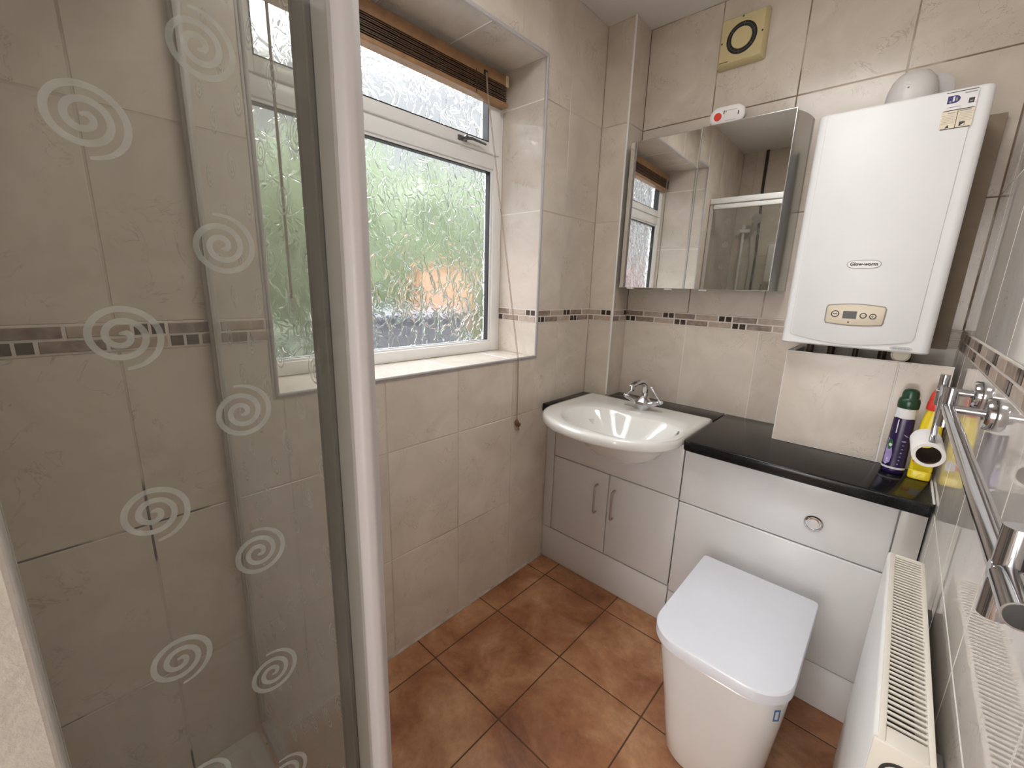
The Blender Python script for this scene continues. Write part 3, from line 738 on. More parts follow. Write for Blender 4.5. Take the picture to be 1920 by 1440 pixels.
# underside of the bowl up to the rim
for (z, k_) in ((.684, .2), (.688, .35), (.700, .5), (.724, .64), (.755, .74), (.79, .88)):
    rings.append([(x, y, z) for x, y, _ in inner(z, k_, .415, 1.585)])
def ou(inset, z): return [(x, y, z) for x, y, _ in outer(inset=inset)]
rings += [ou(.016, .8005), ou(.004, .8025), ou(.0, .810), ou(.0, .828), ou(.003, .836), ou(.010, .8415), ou(.022, .8425)]
rim_in = inner(.8405, 1.04)
rings += [lerp_ring(ou(.022, .8415), rim_in, .6), rim_in, inner(.836, 1.0), inner(.824, .955), inner(.80, .83), inner(.778, .72), inner(.756, .59), inner(.738, .44), inner(.728, .26), inner(.725, .08)]
loft(bm, rings)
obj('bowl', bm, BASINW, ba, angle=60)
bm = MB(); lathe(bm, [(.0125, 0), (.0125, .003), (.009, .004), (.0082, .002), (.0, .001)], (.6165, 1.640, .8235), axis=(-1, -.3, .75), n=24); of = obj('overflow_ring', bm, CHROME, ba)
bm = MB(); lathe(bm, [(.0078, 0), (.0, .0012)], (.6157, 1.6398, .8241), axis=(-1, -.3, .75), n=20); obj('overflow_hole', bm, BLACKP, of)
bm = MB(); lathe(bm, [(.03, 0), (.03, .003), (.022, .006), (.0, .007)], (.408, 1.565, .7255), n=28); obj('waste', bm, CHROME, ba)

# tap
tp = thing('mixer_tap', 'chrome basin mixer tap with two lever handles', 'tap', (.393, 1.812, .842))
bm = MB()
bx_, by_ = .395, 1.800
def octo(z, rx, ry): return [(bx_+rx*math.cos(math.pi/8+k*math.pi/4), by_+ry*math.sin(math.pi/8+k*math.pi/4), z) for k in range(8)]
loft(bm, [octo(.841, .024, .024), octo(.844, .025, .025), octo(.868, .040, .034), octo(.880, .037, .032), octo(.897, .019, .020), octo(.904, .015, .016)])
obj('tap_body', bm, CHROME, tp, angle=20)
bm = MB()
cen = [(bx_, by_+.004, .885), (bx_, by_+.008, .91), (bx_, by_+.007, .935), (bx_-.001, by_-.002, .955), (bx_-.002, by_-.022, .968), (bx_-.005, by_-.050, .972), (bx_-.008, by_-.082, .969), (bx_-.011, by_-.108, .961)]
tube(bm, cen, [.0155, .0148, .0140, .0132, .0125, .0120, .0118, .0115], 18)
obj('spout', bm, CHROME, tp)
bm = MB(); tube(bm, [(bx_-.011, by_-.104, .964), (bx_-.0112, by_-.106, .952), (bx_-.0115, by_-.107, .942)], [.0125, .0132, .0128], 16); obj('spout_nozzle', bm, CHROME, tp)
for s in (-1, 1):
    d = Vector((s*.92, -.12, .38)).normalized(); b0 = Vector((bx_+s*.020, by_-.002, .866))
    bm = MB(); tube(bm, [b0+d*h for h in (0, .028, .030, .052, .055, .062)], [.0170, .0140, .0135, .0090, .0110, .0105], 18); arm = obj('handle_base', bm, CHROME, tp)
    hub = b0+d*.066
    bm = MB(); bmesh.ops.create_uvsphere(bm, u_segments=16, v_segments=10, radius=.0098, matrix=Matrix.Translation(hub))
    tip = hub+Vector((-s*.040, -.012, .060))
    mid = hub.lerp(tip, .5)+Vector((-s*.001, 0, .001))
    tube(bm, [hub, hub.lerp(tip, .2), mid, hub.lerp(tip, .8), tip], [.0055, .0045, .0050, .0060, .0045], 12)
    bmesh.ops.create_uvsphere(bm, u_segments=12, v_segments=8, radius=.0062, matrix=Matrix.Translation(tip))
    e2 = hub+d*.008
    bmesh.ops.create_uvsphere(bm, u_segments=12, v_segments=8, radius=.0066, matrix=Matrix.Translation(e2))
    obj('lever', bm, CHROME, arm)

# ------------------------------------------------------------------ toilet
to = thing('toilet', 'white square-lidded toilet with closed seat', 'toilet', (.98, 1.35, 0))
def dshape(x0, x1, y0, y1, rf, rb, z, n=10): return [(x, y, z) for x, y in rrect(x0, x1, y0, y1, rf, n, (rb, rb, rf, rf))]
bm = MB()
prof = [(.001, .858, 1.108, 1.125, .085), (.012, .855, 1.111, 1.120, .085), (.10, .848, 1.118, 1.110, .085), (.20, .838, 1.126, 1.098, .088), (.30, .826, 1.135, 1.084, .09), (.37, .818, 1.140, 1.074, .095), (.400, .816, 1.141, 1.070, .10), (.4085, .820, 1.137, 1.075, .10)]
loft(bm, [dshape(x0, x1, y0, (YF-.003 if z < .35 else YF-.003-(z-.35)*1.9 if z < .399 else 1.526), rf, .012, z) for z, x0, x1, y0, rf in prof])
pan = obj('pan', bm, CERAMIC, to)
bm = MB()
def lidr(i, z, y1=1.528): return dshape(.806+i, 1.146-i, 1.0595+i, y1-i, .095, .014, z, 12)
loft(bm, [lidr(.008, .4095), lidr(.007, .412), lidr(.007, .4215), lidr(.008, .424)]); obj('seat', bm, LIDW, to)
bm = MB(); loft(bm, [lidr(.0065, .4242), lidr(.0062, .4135), lidr(.002, .4125), lidr(-.001, .4145), lidr(-.001, .441), lidr(.0015, .4452), lidr(.006, .4468)]); obj('lid', bm, LIDW, to)
# small blue sticker on the pan's right front corner
bm = MB()
c_ = Vector((1.1235, 1.0985, .382)); nrm = Vector((.72, -.69, 0)).normalized(); ud = Vector((.69, .72, 0))
for (a, b, c, d) in ((-.008, .008, -.018, -.013), (-.008, -.004, -.013, .014), (.004, .008, -.013, .010), (-.008, .008, .010, .016)):
    f = bm.faces.new([bm.verts.new(c_+nrm*.0035+ud*x+Vector((0, 0, z))) for x, z in ((a, c), (b, c), (b, d), (a, d))])
bmesh.ops.solidify(bm, geom=list(bm.faces), thickness=.0006)
obj('sticker', bm, BLUEP, pan, smooth=False)

# ------------------------------------------------------------------ ledge below the boiler
LX, LY, LZ = .8945, 1.842, 1.167
bm = MB()
tiled(bm, (0, LY, 0), (1, 0, 0), (0, 0, 1), (0, -1, 0), [LX, 1.197, 1.319], [ZW+.001, LZ])
tiled(bm, (LX, 0, 0), (0, 1, 0), (0, 0, 1), (-1, 0, 0), [LY, D-.003], [ZW+.001, LZ])
box(bm, LX+.002, 1.319, LY+.002, LY+.02, ZW+.001, LZ-.0015, mi=1); box(bm, LX+.002, LX+.02, LY+.02, D-.003, ZW+.001, LZ-.0015, mi=1)
struct('wall_ledge', bm, [TILE, GROUT_W], 'tiled boxing under the boiler')

# ------------------------------------------------------------------ boiler
bo = thing('wall_boiler', 'white wall-hung gas boiler above the tiled ledge', 'boiler', (1.07, 1.9, 1.203))
bx0, bx1, by0, by1, bz0, bz1 = .8845, 1.2545, 1.752, D-.026, 1.203, 1.896
bm = MB()
def bo_ring(z, i=0): return [(x, y, z) for x, y in rrect(bx0+i, bx1-i, by0+i, by1, .02, 6, (.003, .003, .022, .020))]
loft(bm, [bo_ring(bz0, .004), bo_ring(bz0+.004, 0), bo_ring(bz1-.004, 0), bo_ring(bz1, .003)])
case = obj('casing', bm, ENAMEL, bo)
bm = MB()   # raised door with curved foot
pts = [(.9075, bz1-.004)]
pts += [(.9075, 1.242)] + [(.912+(1.200-.912)*i/14, 1.232-.020*math.sin(math.pi*i/14)) for i in range(15)] + [(1.212, 1.238), (1.2165, 1.25), (1.2215, bz1-.004)]
prism(bm, pts, 1, by0-.0045, by0+.004, .003); dr = obj('door', bm, ENAMEL, bo)
bm = MB()   # control panel
top = [(1.001+.137*i/10, 1.331+.006*math.sin(math.pi*i/10)) for i in range(11)]; bot = [(1.136-.135*i/10, 1.279-.005*math.sin(math.pi*i/10)) for i in range(11)]
prism(bm, [(.998, 1.324)]+top+[(1.140, 1.324), (1.1385, 1.286)]+bot+[(.9985, 1.286)], 1, by0-.0075, by0-.003, .0022); pn = obj('control_panel', bm, BEIGEP, bo)
bm = MB()
pts = [(.995, 1.3255)]+[(1.0-.001+.139*i/10, 1.334+.006*math.sin(math.pi*i/10)) for i in range(11)]+[(1.143, 1.3255), (1.1415, 1.284)]+[(1.138-.139*i/10, 1.276-.005*math.sin(math.pi*i/10)) for i in range(11)]+[(.9955, 1.284)]
prism(bm, pts, 1, by0-.0058, by0-.0035, .0008); obj('panel_surround', bm, mat('grey_surround', (.30, .27, .24), .4), pn)
bm = MB(); box(bm, 1.0405, 1.0745, by0-.0083, by0-.006, 1.2935, 1.3165); sc_ = obj('display', bm, BLACKP, pn)
for (x, z, r) in ((1.021, 1.3065, .0105), (1.0905, 1.3045, .0085), (1.1135, 1.3035, .0085)):
    bm = MB(); lathe(bm, [(r, 0), (r, .001), (r-.0016, .0014)], (x, by0-.0075, z), axis=(0, -1, 0), n=28, mi=0); lathe(bm, [(r-.0016, 0), (r-.003, .0022), (0, .0026)], (x, by0-.0075, z), axis=(0, -1, 0), n=28, mi=1)
    if r > .01: box(bm, x-.006, x+.006, by0-.0106, by0-.0098, z-.0012, z+.0012, mi=0)
    else:
        box(bm, x-.0035, x+.0035, by0-.0106, by0-.0098, z-.0006, z+.0006, mi=0)
        if x > 1.1: box(bm, x-.0007, x+.0007, by0-.0106, by0-.0098, z-.0035, z+.0035, mi=0)
    obj('button', bm, [INK, BEIGEP], pn)
bm = MB(); lathe(bm, [(.0022, 0), (.0, .0008)], (1.0575, by0-.0075, 1.2825), axis=(0, -1, 0), n=16); obj('indicator', bm, BLACKP, pn)
bm = MB()   # name badge
def oval(cx, cz, rx, rz, p_=4, n=40): return [(cx+rx*abs(math.cos(a))**(2/p_)*(1 if math.cos(a) > 0 else -1), cz+rz*abs(math.sin(a))**(2/2.2)*(1 if math.sin(a) > 0 else -1)) for a in [2*math.pi*k/n for k in range(n)]]
prism(bm, oval(1.066, 1.4565, .041, .0125), 1, by0-.0055, by0-.004, mi=1)
prism(bm, oval(1.066, 1.4565, .0392, .0108), 1, by0-.0062, by0-.004, mi=0)
text_mesh(bm, 'Glow-worm', .0155, (1.066, by0-.0064, 1.4567), (1, 0, 0), (0, 0, 1), .0006, mi=2, shear=.1, width=.066)
obj('name_badge', bm, [WHITEP, GREYINK, INK], bo, smooth=False)
bm = MB(); prism(bm, oval(1.192, 1.2145, .025, .0062), 1, by0-.0015, by0+.001, mi=0)
for i, (a, b) in enumerate(((-.019, -.008), (-.006, .004), (.006, .012), (.014, .019))): box(bm, 1.192+a, 1.192+b, by0-.0018, by0-.0012, 1.2128, 1.2160, mi=1)
obj('model_plate', bm, [mat('grey_plate', (.45, .45, .455), .35), GREYINK], bo, smooth=False)
# service sticker
bm = MB(); yk = by0-.0047
def dec(x0, x1, z0, z1, mi, d=.0004): box(bm, x0, x1, yk-d, yk, z0, z1, mi=mi)
prism(bm, rrect(1.163, 1.2235, 1.844, 1.889, .004), 1, yk-.0003, yk, mi=0)
prism(bm, rrect(1.163, 1.2235, 1.800, 1.846, .004), 1, yk-.0003, yk, mi=1)
dec(1.164, 1.2225, 1.8872, 1.8890, 2); dec(1.166, 1.2215, 1.8000, 1.8020, 2); dec(1.166, 1.2225, 1.8445, 1.8452, 2)
prism(bm, [(1.168, 1.862), (1.168, 1.880)]+[(1.182+.010*math.cos(a), 1.871+.009*math.sin(a)) for a in [math.pi/2-math.pi*k/10 for k in range(11)]], 1, yk-.0006, yk, mi=3)
dec(1.172, 1.176, 1.864, 1.868, 4, .0009); dec(1.178, 1.1815, 1.866, 1.878, 0, .0009); dec(1.1835, 1.187, 1.867, 1.874, 4, .0009)
dec(1.198, 1.221, 1.881, 1.8835, 4, .0006); dec(1.2085, 1.219, 1.856, 1.868, 2, .0006); dec(1.211, 1.216, 1.859, 1.862, 4, .0009)
dec(1.170, 1.196, 1.852, 1.8535, 4, .0006)
dec(1.1925, 1.1938, 1.802, 1.842, 2, .0006); dec(1.174, 1.188, 1.838, 1.840, 4, .0006); dec(1.196, 1.218, 1.840, 1.8425, 4, .0006)
for k_ in range(6): dec(1.166, 1.190, 1.8145+k_*.0038, 1.8151+k_*.0038, 4, .0005); dec(1.197, 1.221, 1.8165+k_*.0038, 1.8171+k_*.0038, 4, .0005)
prism(bm, [(1.174, 1.8035), (1.182, 1.8035), (1.179, 1.811)], 1, yk-.0006, yk, mi=2); dec(1.200, 1.2105, 1.8045, 1.8145, 2, .0006)
prism(bm, [(1.203, 1.8055), (1.2095, 1.8055), (1.2095, 1.8105)], 1, yk-.0009, yk, mi=0)
obj('service_sticker', bm, [PAPERW, PAPERC, INK, NAVY, GREYINK], dr, smooth=False)
bm = MB(); box(bm, .875, 1.303, D-.0255, D-.003, 1.20, 1.899, .001); obj('back_board', bm, BOARD, bo)  # brown board between the casing and the wall
for (x, y, r) in ((.95, 1.93, .011), (1.01, 1.95, .011), (1.08, 1.93, .0075), (1.15, 1.95, .011), (1.215, 1.93, .0075)):
    bm = MB(); tube(bm, [(x, y, bz0+.004), (x, y, ZW+.006)], r, 12); obj('pipe', bm, COPPER, bo)
bm = MB(); lathe(bm, [(.021, 0), (.024, .004), (.024, .016), (.020, .018), (.019, .016), (.0, .016)], (1.196, 1.89, 1.184), axis=(0, -1, .1), n=28); obj('pressure_gauge', bm, BEIGEP, bo)
fl = thing('flue_elbow', 'white flue elbow rising from the top of the boiler into wall', 'flue', (1.09, 1.93, bz1))
bm = MB()
path = [Vector((1.092, 1.925, bz1+.001)), Vector((1.092, 1.925, 1.935))]
path += [Vector((1.092, 1.98-.055*math.cos(a), 1.945+.055*math.sin(a))) for a in [math.radians(q) for q in (10, 25, 40, 55, 70, 90)]]
path += [Vector((1.092, 2.02, 2.0)), Vector((1.092, D-.002, 2.0))]
lathe(bm, [(.060, 0), (.060, .055), (.058, .075), (.050, .100), (.036, .117), (.018, .124), (.0, .1255)], (1.082, 1.925, bz1+.001), n=36)
elb = obj('elbow', bm, mat('flue_white_plastic', (.62, .60, .585), .4, var=.05), fl)
bm = MB(); tube(bm, [(1.122, 1.935, 1.958), (1.122, D-.018, 1.958)], .053, 32); obj('flue_pipe', bm, mat('flue_grey_plastic', (.44, .42, .41), .45, var=.05), fl)
bm = MB(); tube(bm, [(1.122, D-.018, 1.958), (1.122, D-.002, 1.958)], .064, 32); obj('wall_collar', bm, mat('flue_collar', (.52, .49, .46), .5), fl)
bm = MB(); lathe(bm, [(.012, 0), (.011, .004), (.0, .0045)], (1.075, 1.877, 1.982), axis=(0, -.75, .66), n=18); lathe(bm, [(.0032, 0), (.0, .001)], (1.075, 1.8675, 1.965), axis=(0, -.8, .55), n=10, mi=1); obj('test_cap', bm, [WHITEP, BLACKP], elb)

# ------------------------------------------------------------------ extractor fan
fa = thing('extractor_fan', 'square yellowed extractor fan high on the back wall', 'extractor fan', (.532, D, 2.32))
fy = D-.036
bm = MB()
def fr_(y, i): return [(x, y, z) for x, z in rrect(.447+i, .6175-i, 2.2385+i, 2.4095-i, .006, 3)]
loft(bm, [fr_(D-.002, 0), fr_(D-.016, 0), fr_(fy+.002, .008), fr_(fy, .010)]); cov = obj('cover', bm, CREAM, fa)
bm = MB(); lathe(bm, [(.0545, -.0003), (.0545, .0008), (.0, .0009)], (.5325, fy, 2.324), axis=(0, -1, 0), n=48); ventb = obj('vent_ring', bm, BLACKP, fa)
bm = MB(); lathe(bm, [(.037, 0), (.036, .003), (.0, .0042)], (.5325, fy-.0008, 2.324), axis=(0, -1, 0), n=40); obj('centre_disc', bm, CREAM, fa)
bm = MB()
for k_ in range(6):
    a = k_*math.pi/3+.4
    tube(bm, [(.5325+.036*math.cos(a), fy-.0012, 2.324+.036*math.sin(a)), (.5325+.0545*math.cos(a), fy-.0012, 2.324+.0545*math.sin(a))], .0009, 6)
n=40
tube(bm, [(.5325+.046*math.cos(2*math.pi*k/n), fy-.0012, 2.324+.046*math.sin(2*math.pi*k/n)) for k in range(n+1)], .0009, 6, cap=False)
obj('grille', bm, mat('grey_grille', (.10, .09, .085), .5), ventb)
for (x, z) in ((.461, 2.322), (.604, 2.326), (.530, 2.396)):
    bm = MB(); lathe(bm, [(.0034, 0), (.003, .0006), (.0, .0006)], (x, fy, z), axis=(0, -1, 0), n=12); obj('screw', bm, INK, cov)
bm = MB(); box(bm, .458, .492, fy-.0004, fy, 2.2515, 2.2555); obj('maker_mark', bm, mat('brown_ink', (.20, .15, .07), .5), cov)

# ------------------------------------------------------------------ mirror cabinet
mc = thing('mirror_cabinet', 'mirror-fronted wall cabinet with two doors left of the boiler', 'mirror cabinet', (.47, D, 1.37))
mx0, mx1, mz0, mz1 = .161, .788, 1.3715, 1.994
bm = MB(); prism(bm, [(mx0+.002, D-.003), (mx0+.002, 1.940), (mx1-.004, 1.940), (mx1+.007, 1.958), (mx1+.017, 1.990), (mx1+.024, 2.025), (mx1+.028, D-.003)], 2, mz0, mz1-.002, .001); obj('carcass', bm, CABSIDE, mc)
MD = .5
def mdoor(x0, x1, ang, pivot_x):
    bm = MB(); M = Matrix.Translation((pivot_x, 1.927, 0)) @ Matrix.Rotation(math.radians(ang), 4, 'Z') @ Matrix.Translation((-pivot_x, -1.927, 0))
    box(bm, x0, x1, 1.919, 1.935, mz0-.001, mz1, .0008, 1, M=M); d = obj('door', bm, [CABSIDE], mc, smooth=False)
    bm = MB(); box(bm, x0+.0025, x1-.0025, 1.9184, 1.9192, mz0+.0015, mz1-.0025, M=M); obj('mirror_glass', bm, MIRROR, d, smooth=False)
mdoor(mx0, .4645, 2.0, mx0)
mdoor(.4695, mx1, .4, mx1)
for x in (.215, .395, .545):
    bm = MB(); box(bm, x-.016, x+.016, 1.921, 1.937, mz0-.0065, mz0-.0012, .001); obj('door_grip', bm, UPVC, mc)

# carbon monoxide alarm lying on the cabinet top
al = thing('carbon_monoxide_alarm', 'white oval alarm with red button standing on the mirror cabinet', 'alarm', (.545, 1.957, mz1))
M = Matrix.Translation((.5445, 1.957, mz1+.0335)) @ Matrix.Rotation(math.radians(1.0), 4, 'Y') @ Matrix.Rotation(math.radians(6), 4, 'X')
bm = MB()
def st(y, i): return [M @ Vector((x, y, z)) for x, z in rrect(-.064+i, .064-i, -.0335+i, .0335-i, .0334-i, 10)]
loft(bm, [st(.013, .004), st(.010, 0), st(-.010, 0), st(-.014, .004), st(-.015, .009)]); body = obj('case', bm, mat('alarm_white', (.72, .68, .66), .4, var=.02), al)
bm = MB(); lathe(bm, [(.0205, 0), (.020, .0015), (.0, .0018)], M @ Vector((-.032, -.0148, 0)), axis=M.to_3x3() @ Vector((0, -1, 0)), n=32); rg = obj('button_ring', bm, WHITEP, body)
bm = MB(); lathe(bm, [(.0145, 0), (.0138, .002), (.0, .0028)], M @ Vector((-.032, -.0162, 0)), axis=M.to_3x3() @ Vector((0, -1, 0)), n=32); obj('test_button', bm, REDP, body)
bm = MB()
def ml(x0, x1, z0, z1): box(bm, x0, x1, -.0156, -.0146, z0, z1, M=M)
ml(.0, .036, .0165, .0172); ml(-.004, .032, -.0172, -.0165); ml(.040, .0435, -.003, .010); ml(-.012, -.0085, .006, .018); ml(-.005, -.002, .012, .017)
obj('print_marks', bm, INK, body, smooth=False)

# ------------------------------------------------------------------ radiator
ra = thing('radiator', 'white panel radiator with slotted top grille under the towel rail', 'radiator', (1.28, 1.0, .18))
rx0, rx1, ry0, ry1, rz0, rz1 = 1.2495, 1.3115, .712, 1.272, .19, .80
bm = MB(); box(bm, rx0, rx0+.014, ry0, ry1, rz0, rz1-.002, .005, 3)
obj('front_panel', bm, RADW, ra)
bm = MB(); box(bm, rx1-.010, rx1, ry0, ry1, rz0, rz1-.003, .004); obj('back_panel', bm, RADC, ra)
bm = MB(); box(bm, rx0+.014, rx1-.010, ry0+.03, ry1-.02, rz0+.02, rz1-.06); obj('convector_shade_block', bm, DARKIN, ra)  # dark colour stands for the shade behind the grille slots
bm = MB(); gx0, gx1 = rx0+.013, rx1-.008
box(bm, rx0+.005, gx0, ry0, ry1, rz1-.008, rz1, .0015); box(bm, gx1, rx1-.001, ry0, ry1, rz1-.008, rz1, .0015)
box(bm, gx0, gx1, ry0, ry0+.030, rz1-.008, rz1, .0012); box(bm, gx0, gx1, ry1-.008, ry1, rz1-.008, rz1, .0012)
ny = 48
for i in range(ny):
    y = ry0+.030+(ry1-.008-ry0-.030)*(i+.72)/ny
    box(bm, gx0-.001, gx1+.001, y-.0021, y+.0021, rz1-.0045, rz1-.0008, .0008, 1)
obj('top_grille', bm, RADC, ra)
for y in (ry0, ry1-.004):
    bm = MB(); box(bm, rx0+.001, rx1-.0005, y-.002, y+.004, rz0+.01, rz1-.0005, .0015); ep = obj('end_panel', bm, RADC, ra)
    if y == ry0:
        bm = MB(); c0 = (rx0+.034, ry0, rz1-.042)
        lathe(bm, [(.0215, 0), (.0215, .003), (.018, .004), (.018, .0015), (.0, .001)], c0, axis=(0, -1, 0), n=32, mi=0)
        lathe(bm, [(.0125, 0), (.0125, .008), (.010, .011), (.0, .011)], (c0[0], c0[1]-.001, c0[2]), axis=(0, -1, 0), n=6, mi=1)
        obj('end_plug', bm, [DARKIN, mat('brass_plug', (.55, .45, .22), .3, .9)], ep)
for y in (ry0+.09, ry1-.09):
    bm = MB(); box(bm, rx1-.001, W-.002, y-.012, y+.012, rz0+.1, rz1-.06, .001); obj('wall_bracket', bm, STILE_G, ra)
bm = MB(); tube(bm, [(1.29, ry1+.002, rz0+.03), (1.29, ry1+.03, rz0+.03), (1.29, ry1+.04, rz0+.02), (1.29, ry1+.04, .002)], .0085, 12); obj('pipe', bm, CHROME, ra)
bm = MB(); tube(bm, [(1.29, ry0-.002, rz0+.03), (1.29, ry0-.03, rz0+.03), (1.29, ry0-.04, rz0+.02), (1.29, ry0-.04, .002)], .0085, 12); obj('pipe', bm, CHROME, ra)

# ------------------------------------------------------------------ towel rail
trl = thing('towel_rail', 'long chrome towel rail on the right wall above the radiator', 'towel rail', (W, .84, 1.165))
RX, RZ = 1.273, 1.163
bm = MB(); tube(bm, [(RX, .474, RZ), (RX, 1.178, RZ)], .0092, 20); obj('bar', bm, CHROME_D, trl)
for y in (1.172, .512):
    bm = MB(); tube(bm, [(RX, y, RZ-.036), (RX, y, RZ+.038)], .0090, 22); tube(bm, [(RX-.009, y, RZ), (W-.008, y, RZ)], .0075, 18)
    br = obj('bracket', bm, CHROME_D, trl)
    bm = MB(); lathe(bm, [(.029, 0), (.029, .008), (.0265, .012), (.010, .0125)], (W-.0015, y, RZ), axis=(-1, 0, 0), n=32); obj('wall_disc', bm, CHROME_D, br)
bm = MB(); tube(bm, [(RX, .452, RZ), (RX, .506, RZ)], .0098, 24, mi=0); lathe(bm, [(.0084, 0), (.0084, .0004), (.0, .0006)], (RX, .4519, RZ), axis=(0, -1, 0), n=24, mi=1); obj('end_cap', bm, [CHROME_D, BLACKP], trl)

# toilet roll holder and empty roll
rh = thing('toilet_roll_holder', 'chrome hooked toilet roll holder on the wall beside the bottles', 'toilet roll holder', (W, 1.369, 1.165))
hy = 1.369
bm = MB(); tube(bm, [(RX, hy, 1.132), (RX, hy, 1.200)], .0085, 22); tube(bm, [(RX-.009, hy, 1.165), (W-.008, hy, 1.165)], .0078, 18); post = obj('bracket', bm, CHROME_D, rh)
bm = MB(); lathe(bm, [(.029, 0), (.029, .008), (.0265, .012), (.010, .0125)], (W-.0015, hy, 1.165), axis=(-1, 0, 0), n=32); obj('wall_disc', bm, CHROME_D, post)
bm = MB(); tube(bm, [(RX, hy-.008, 1.176), (RX-.001, hy-.03, 1.176), (RX-.002, hy-.055, 1.172), (RX-.003, hy-.085, 1.160), (RX-.0045, hy-.115, 1.138), (RX-.0055, hy-.142, 1.114), (RX-.006, hy-.160, 1.098), (RX-.006, hy-.166, 1.090), (RX-.006, hy-.160, 1.0835), (RX-.006, hy-.14, 1.0815), (RX-.006, hy-.06, 1.0815)], .0052, 14); obj('hook_rod', bm, CHROME_D, rh)
bm = MB()
ax = Vector((-.03, .97, .06)).normalized(); tcn = Vector((1.2665, 1.196, 1.0595))
a_, c_ = frame_of(ax)
def rg_(h, r): return [tcn+ax*h+a_*math.cos(2*math.pi*k/40)*r+c_*math.sin(2*math.pi*k/40)*r for k in range(40)]
loft(bm, [rg_(.0, .0185), rg_(0, .0245), rg_(.0015, .0252), rg_(.098, .0252), rg_(.0995, .0245), rg_(.0995, .0185)], False, False, mi=0)
roll = thing('toilet_roll', 'nearly finished white toilet roll hanging on the chrome hook', 'toilet roll', tcn)
obj('paper', bm, TISSUE, roll)
bm = MB(); loft(bm, [rg_(.0002, .0182), rg_(.0002, .0187), rg_(.0990, .0187), rg_(.0990, .0182), rg_(.0002, .0182)], False, False); obj('card_tube', bm, BROWNCARD, roll)

# ------------------------------------------------------------------ bottles
def superring(c, rx, ry, z, p_=2.0, n=48): 
    return [(c[0]+rx*abs(math.cos(a))**(2/p_)*math.copysign(1, math.cos(a)), c[1]+ry*abs(math.sin(a))**(2/p_)*math.copysign(1, math.sin(a)), z) for a in [2*math.pi*k/n for k in range(n)]]
c1 = (1.2385, 1.783)
b1 = thing('toilet_cleaner_bottle', 'purple toilet cleaner bottle with dark green cap on the worktop', 'bottle', (c1[0], c1[1], ZW))
def pr1(z):
    f = (z-ZW)/.19
    return .0283-.0045*max(0, f)**1.5
bm = MB()
zs = [ZW+.001, ZW+.004, ZW+.012, ZW+.05, ZW+.10, ZW+.15, ZW+.178]
loft(bm, [superring(c1, pr1(z)*(.93 if i == 0 else 1), .0265*(.93 if i == 0 else 1)*pr1(z)/.0283, z, 2.3) for i, z in enumerate(zs)]); obj('bottle', bm, PURPLE, b1)
body1 = bpy.data.objects[-1] if False else b1
bm = MB(); loft(bm, [superring(c1, pr1(ZW+.178)+.0004, .0228, ZW+.176, 2.2), superring(c1, .0243, .0235, ZW+.182, 2.2), superring(c1, .0238, .0232, ZW+.197, 2.1), superring(c1, .0226, .0222, ZW+.208, 2)]); obj('neck_collar', bm, WHITEP, b1)
bm = MB(); lathe(bm, [(.0245, 0), (.0258, .006), (.0256, .020), (.0238, .028), (.020, .032), (.0195, .046), (.017, .054), (.010, .0585), (.0, .060)], (c1[0]+.001, c1[1], ZW+.2075), n=36); obj('cap', bm, GREEN, b1)
def surf1(u, z, d=.0007):      # u = sideways distance on the front of the bottle
    r = pr1(z); a = -math.pi/2+u/r*1.0
    x = r*abs(math.cos(a))**(2/2.3)*math.copysign(1, math.cos(a)); y = .0265*r/.0283*abs(math.sin(a))**(2/2.3)*math.copysign(1, math.sin(a))
    nx = Vector((x, y, 0)).normalized()
    return Vector((c1[0]+x, c1[1]+y, z))+nx*d
def patch(bm, fn, poly, mi, d, sub=5):
    """triangle-fan decal wrapped on the bottle"""
    cx = sum(q[0] for q in poly)/len(poly); cz = sum(q[1] for q in poly)/len(poly); prev = None
    for s in range(sub+1):
        f = s/sub; rg = [bm.verts.new(fn(cx+(u-cx)*f, cz+(z-cz)*f, d)) for u, z in poly] if s else [bm.verts.new(fn(cx, cz, d))]
        n = len(poly)
        for k in range(n):
            if s == 1: q = bm.faces.new((prev[0], rg[k], rg[(k+1) % n]))
            elif s > 1: q = bm.faces.new((prev[k], rg[k], rg[(k+1) % n], prev[(k+1) % n]))
            else: continue
            q.material_index = mi
        prev = rg
def ell(cu, cz, a, b, n=24, rot=0): return [(cu+a*math.cos(t_)*math.cos(rot)-b*math.sin(t_)*math.sin(rot), cz+a*math.cos(t_)*math.sin(rot)+b*math.sin(t_)*math.cos(rot)) for t_ in [2*math.pi*k/n for k in range(n)]]
bm = MB()
patch(bm, surf1, [(-.030, ZW+.030), (-.020, ZW+.026), (-.010, ZW+.036), (-.008, ZW+.060), (-.012, ZW+.085), (-.020, ZW+.105), (-.030, ZW+.112)], 0, .0005)
patch(bm, surf1, ell(-.0195, ZW+.092, .0085, .017), 1, .0008); patch(bm, surf1, ell(-.0175, ZW+.090, .005, .005), 2, .0011)
patch(bm, surf1, [(-.022, ZW+.060), (-.012, ZW+.062), (-.012, ZW+.067), (-.022, ZW+.066)], 3, .0009)
for (u, z, s) in ((-.018, ZW+.045, .0022), (-.016, ZW+.038, .0016), (-.02, ZW+.030, .002)): patch(bm, surf1, ell(u, z, s, s*1.4), 2, .0009)
for (u, z, a, b) in ((.009, ZW+.107, .006, .0025), (.009, ZW+.094, .003, .0012), (.009, ZW+.082, .003, .0016), (.008, ZW+.070, .0025, .0028), (.0075, ZW+.058, .003, .0014), (.007, ZW+.046, .0022, .0022), (.006, ZW+.034, .0022, .0026)):
    patch(bm, surf1, ell(u, z, a*.9, b*.9, 12), 3, .0008)
patch(bm, surf1, [(.004, ZW+.130), (.010, ZW+.123), (.020, ZW+.121), (.012, ZW+.126)], 3, .0008)
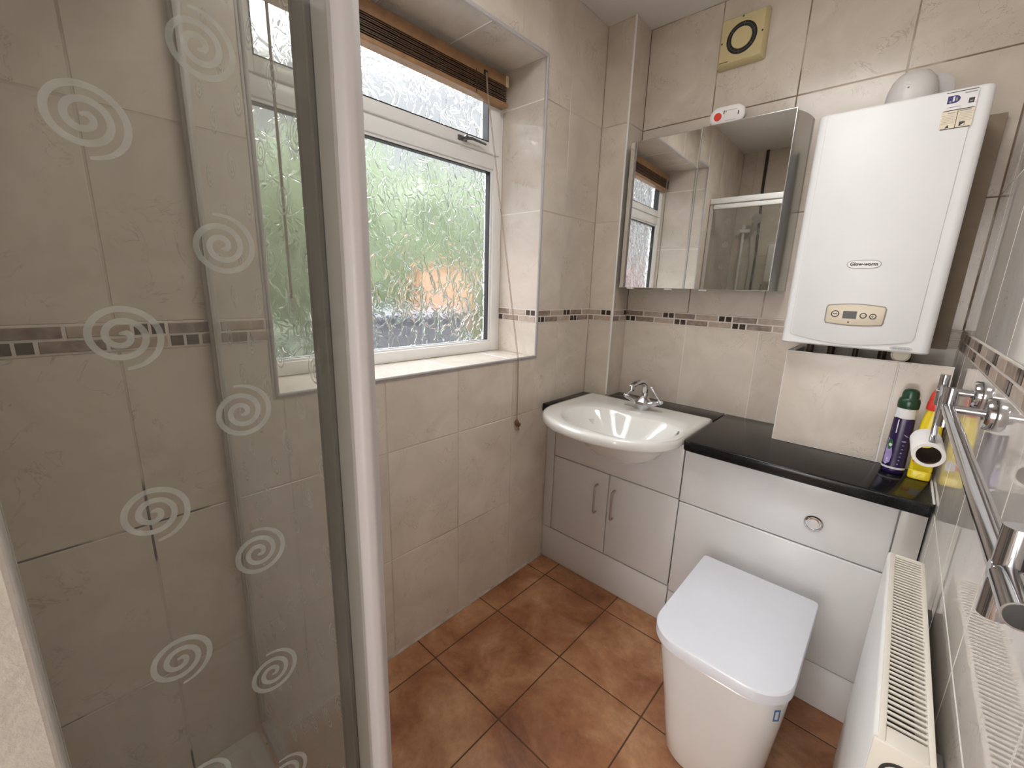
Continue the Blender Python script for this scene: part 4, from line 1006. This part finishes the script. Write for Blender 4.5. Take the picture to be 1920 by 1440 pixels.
patch(bm, surf1, [(-.012, ZW+.130), (-.0095, ZW+.130), (-.0095, ZW+.172), (-.012, ZW+.172)], 2, .0008)
obj('label', bm, [LILAC, GREENL, PAPERW, mat('lilac_print', (.30, .25, .40), .4)], b1, smooth=True)
bm = MB(); loft(bm, [superring(c1, pr1(z)+.0008, (.0265*pr1(z)/.0283)+.0008, z, 2.3) for z in (ZW+.0165, ZW+.0225)], False, False); obj('label_band', bm, PAPERW, b1)

c2 = (1.2985, 1.776)
b2 = thing('bleach_bottle', 'yellow bleach bottle with red cap in the worktop corner', 'bottle', (c2[0], c2[1], ZW))
bm = MB()
prof2 = [(.001, .0245, .019), (.003, .0258, .0205), (.026, .0262, .0208), (.0285, .0245, .0192), (.031, .0262, .0208), (.10, .0258, .0205), (.140, .0255, .0200), (.170, .0240, .0195), (.195, .0210, .0185), (.210, .0175, .0170), (.217, .0160, .0160)]
loft(bm, [superring(c2, rx, ry, ZW+h, 4.0 if h < .14 else 3.0-1.0*min(1, (h-.14)/.07)) for h, rx, ry in prof2]); obj('bottle', bm, YELLOW, b2)
bm = MB(); lathe(bm, [(.0195, 0), (.0205, .004), (.0195, .022), (.0175, .028), (.0180, .034), (.0150, .050), (.0105, .060), (.0, .062)], (c2[0]-.001, c2[1], ZW+.214), n=28); obj('cap', bm, REDP, b2)
def surf2(u, z, d=.0005): return Vector((c2[0]+u, c2[1]-.0207-d, z))
bm = MB()
patch(bm, surf2, [(-.022, ZW+.054), (.020, ZW+.054), (.020, ZW+.068), (-.022, ZW+.068)], 0, .0006)
patch(bm, surf2, [(.000, ZW+.049), (.0215, ZW+.049), (.0215, ZW+.078), (.000, ZW+.078)], 1, .0010)
for k_ in range(5): patch(bm, surf2, [(.003, ZW+.053+k_*.0045), (.019, ZW+.053+k_*.0045), (.019, ZW+.0538+k_*.0045), (.003, ZW+.0538+k_*.0045)], 2, .0013)
obj('label', bm, [REDP, PAPERW, GREYINK], b2, smooth=False)
bm = MB(); tube(bm, [(c2[0]-.006, c2[1]-.0206, ZW+.010), (c2[0], c2[1]-.0206, ZW+.018), (c2[0]+.005, c2[1]-.0206, ZW+.020)], .0012, 8); obj('embossed_mark', bm, YELLOW, b2)
# sealant bead at the worktop's right end
bm = MB(); box(bm, W-.0065, W-.001, 1.58, LY-.002, ZW-.002, ZW+.004, .002); struct('trim_12', bm, WHITEP, 'white sealant at the worktop end', smooth=True)
# unseen lamp fitting, added to go with the ceiling fill light
cl = thing('added_ceiling_lamp', 'round white lamp fitting added at the ceiling fill light', 'lamp', (.74, .85, H))
bm = MB(); lathe(bm, [(.10, 0), (.105, .012), (.10, .025), (.0, .026)], (.74, .85, H-.001), axis=(0, 0, -1), n=36); obj('added_lamp_base', bm, WHITEP, cl)
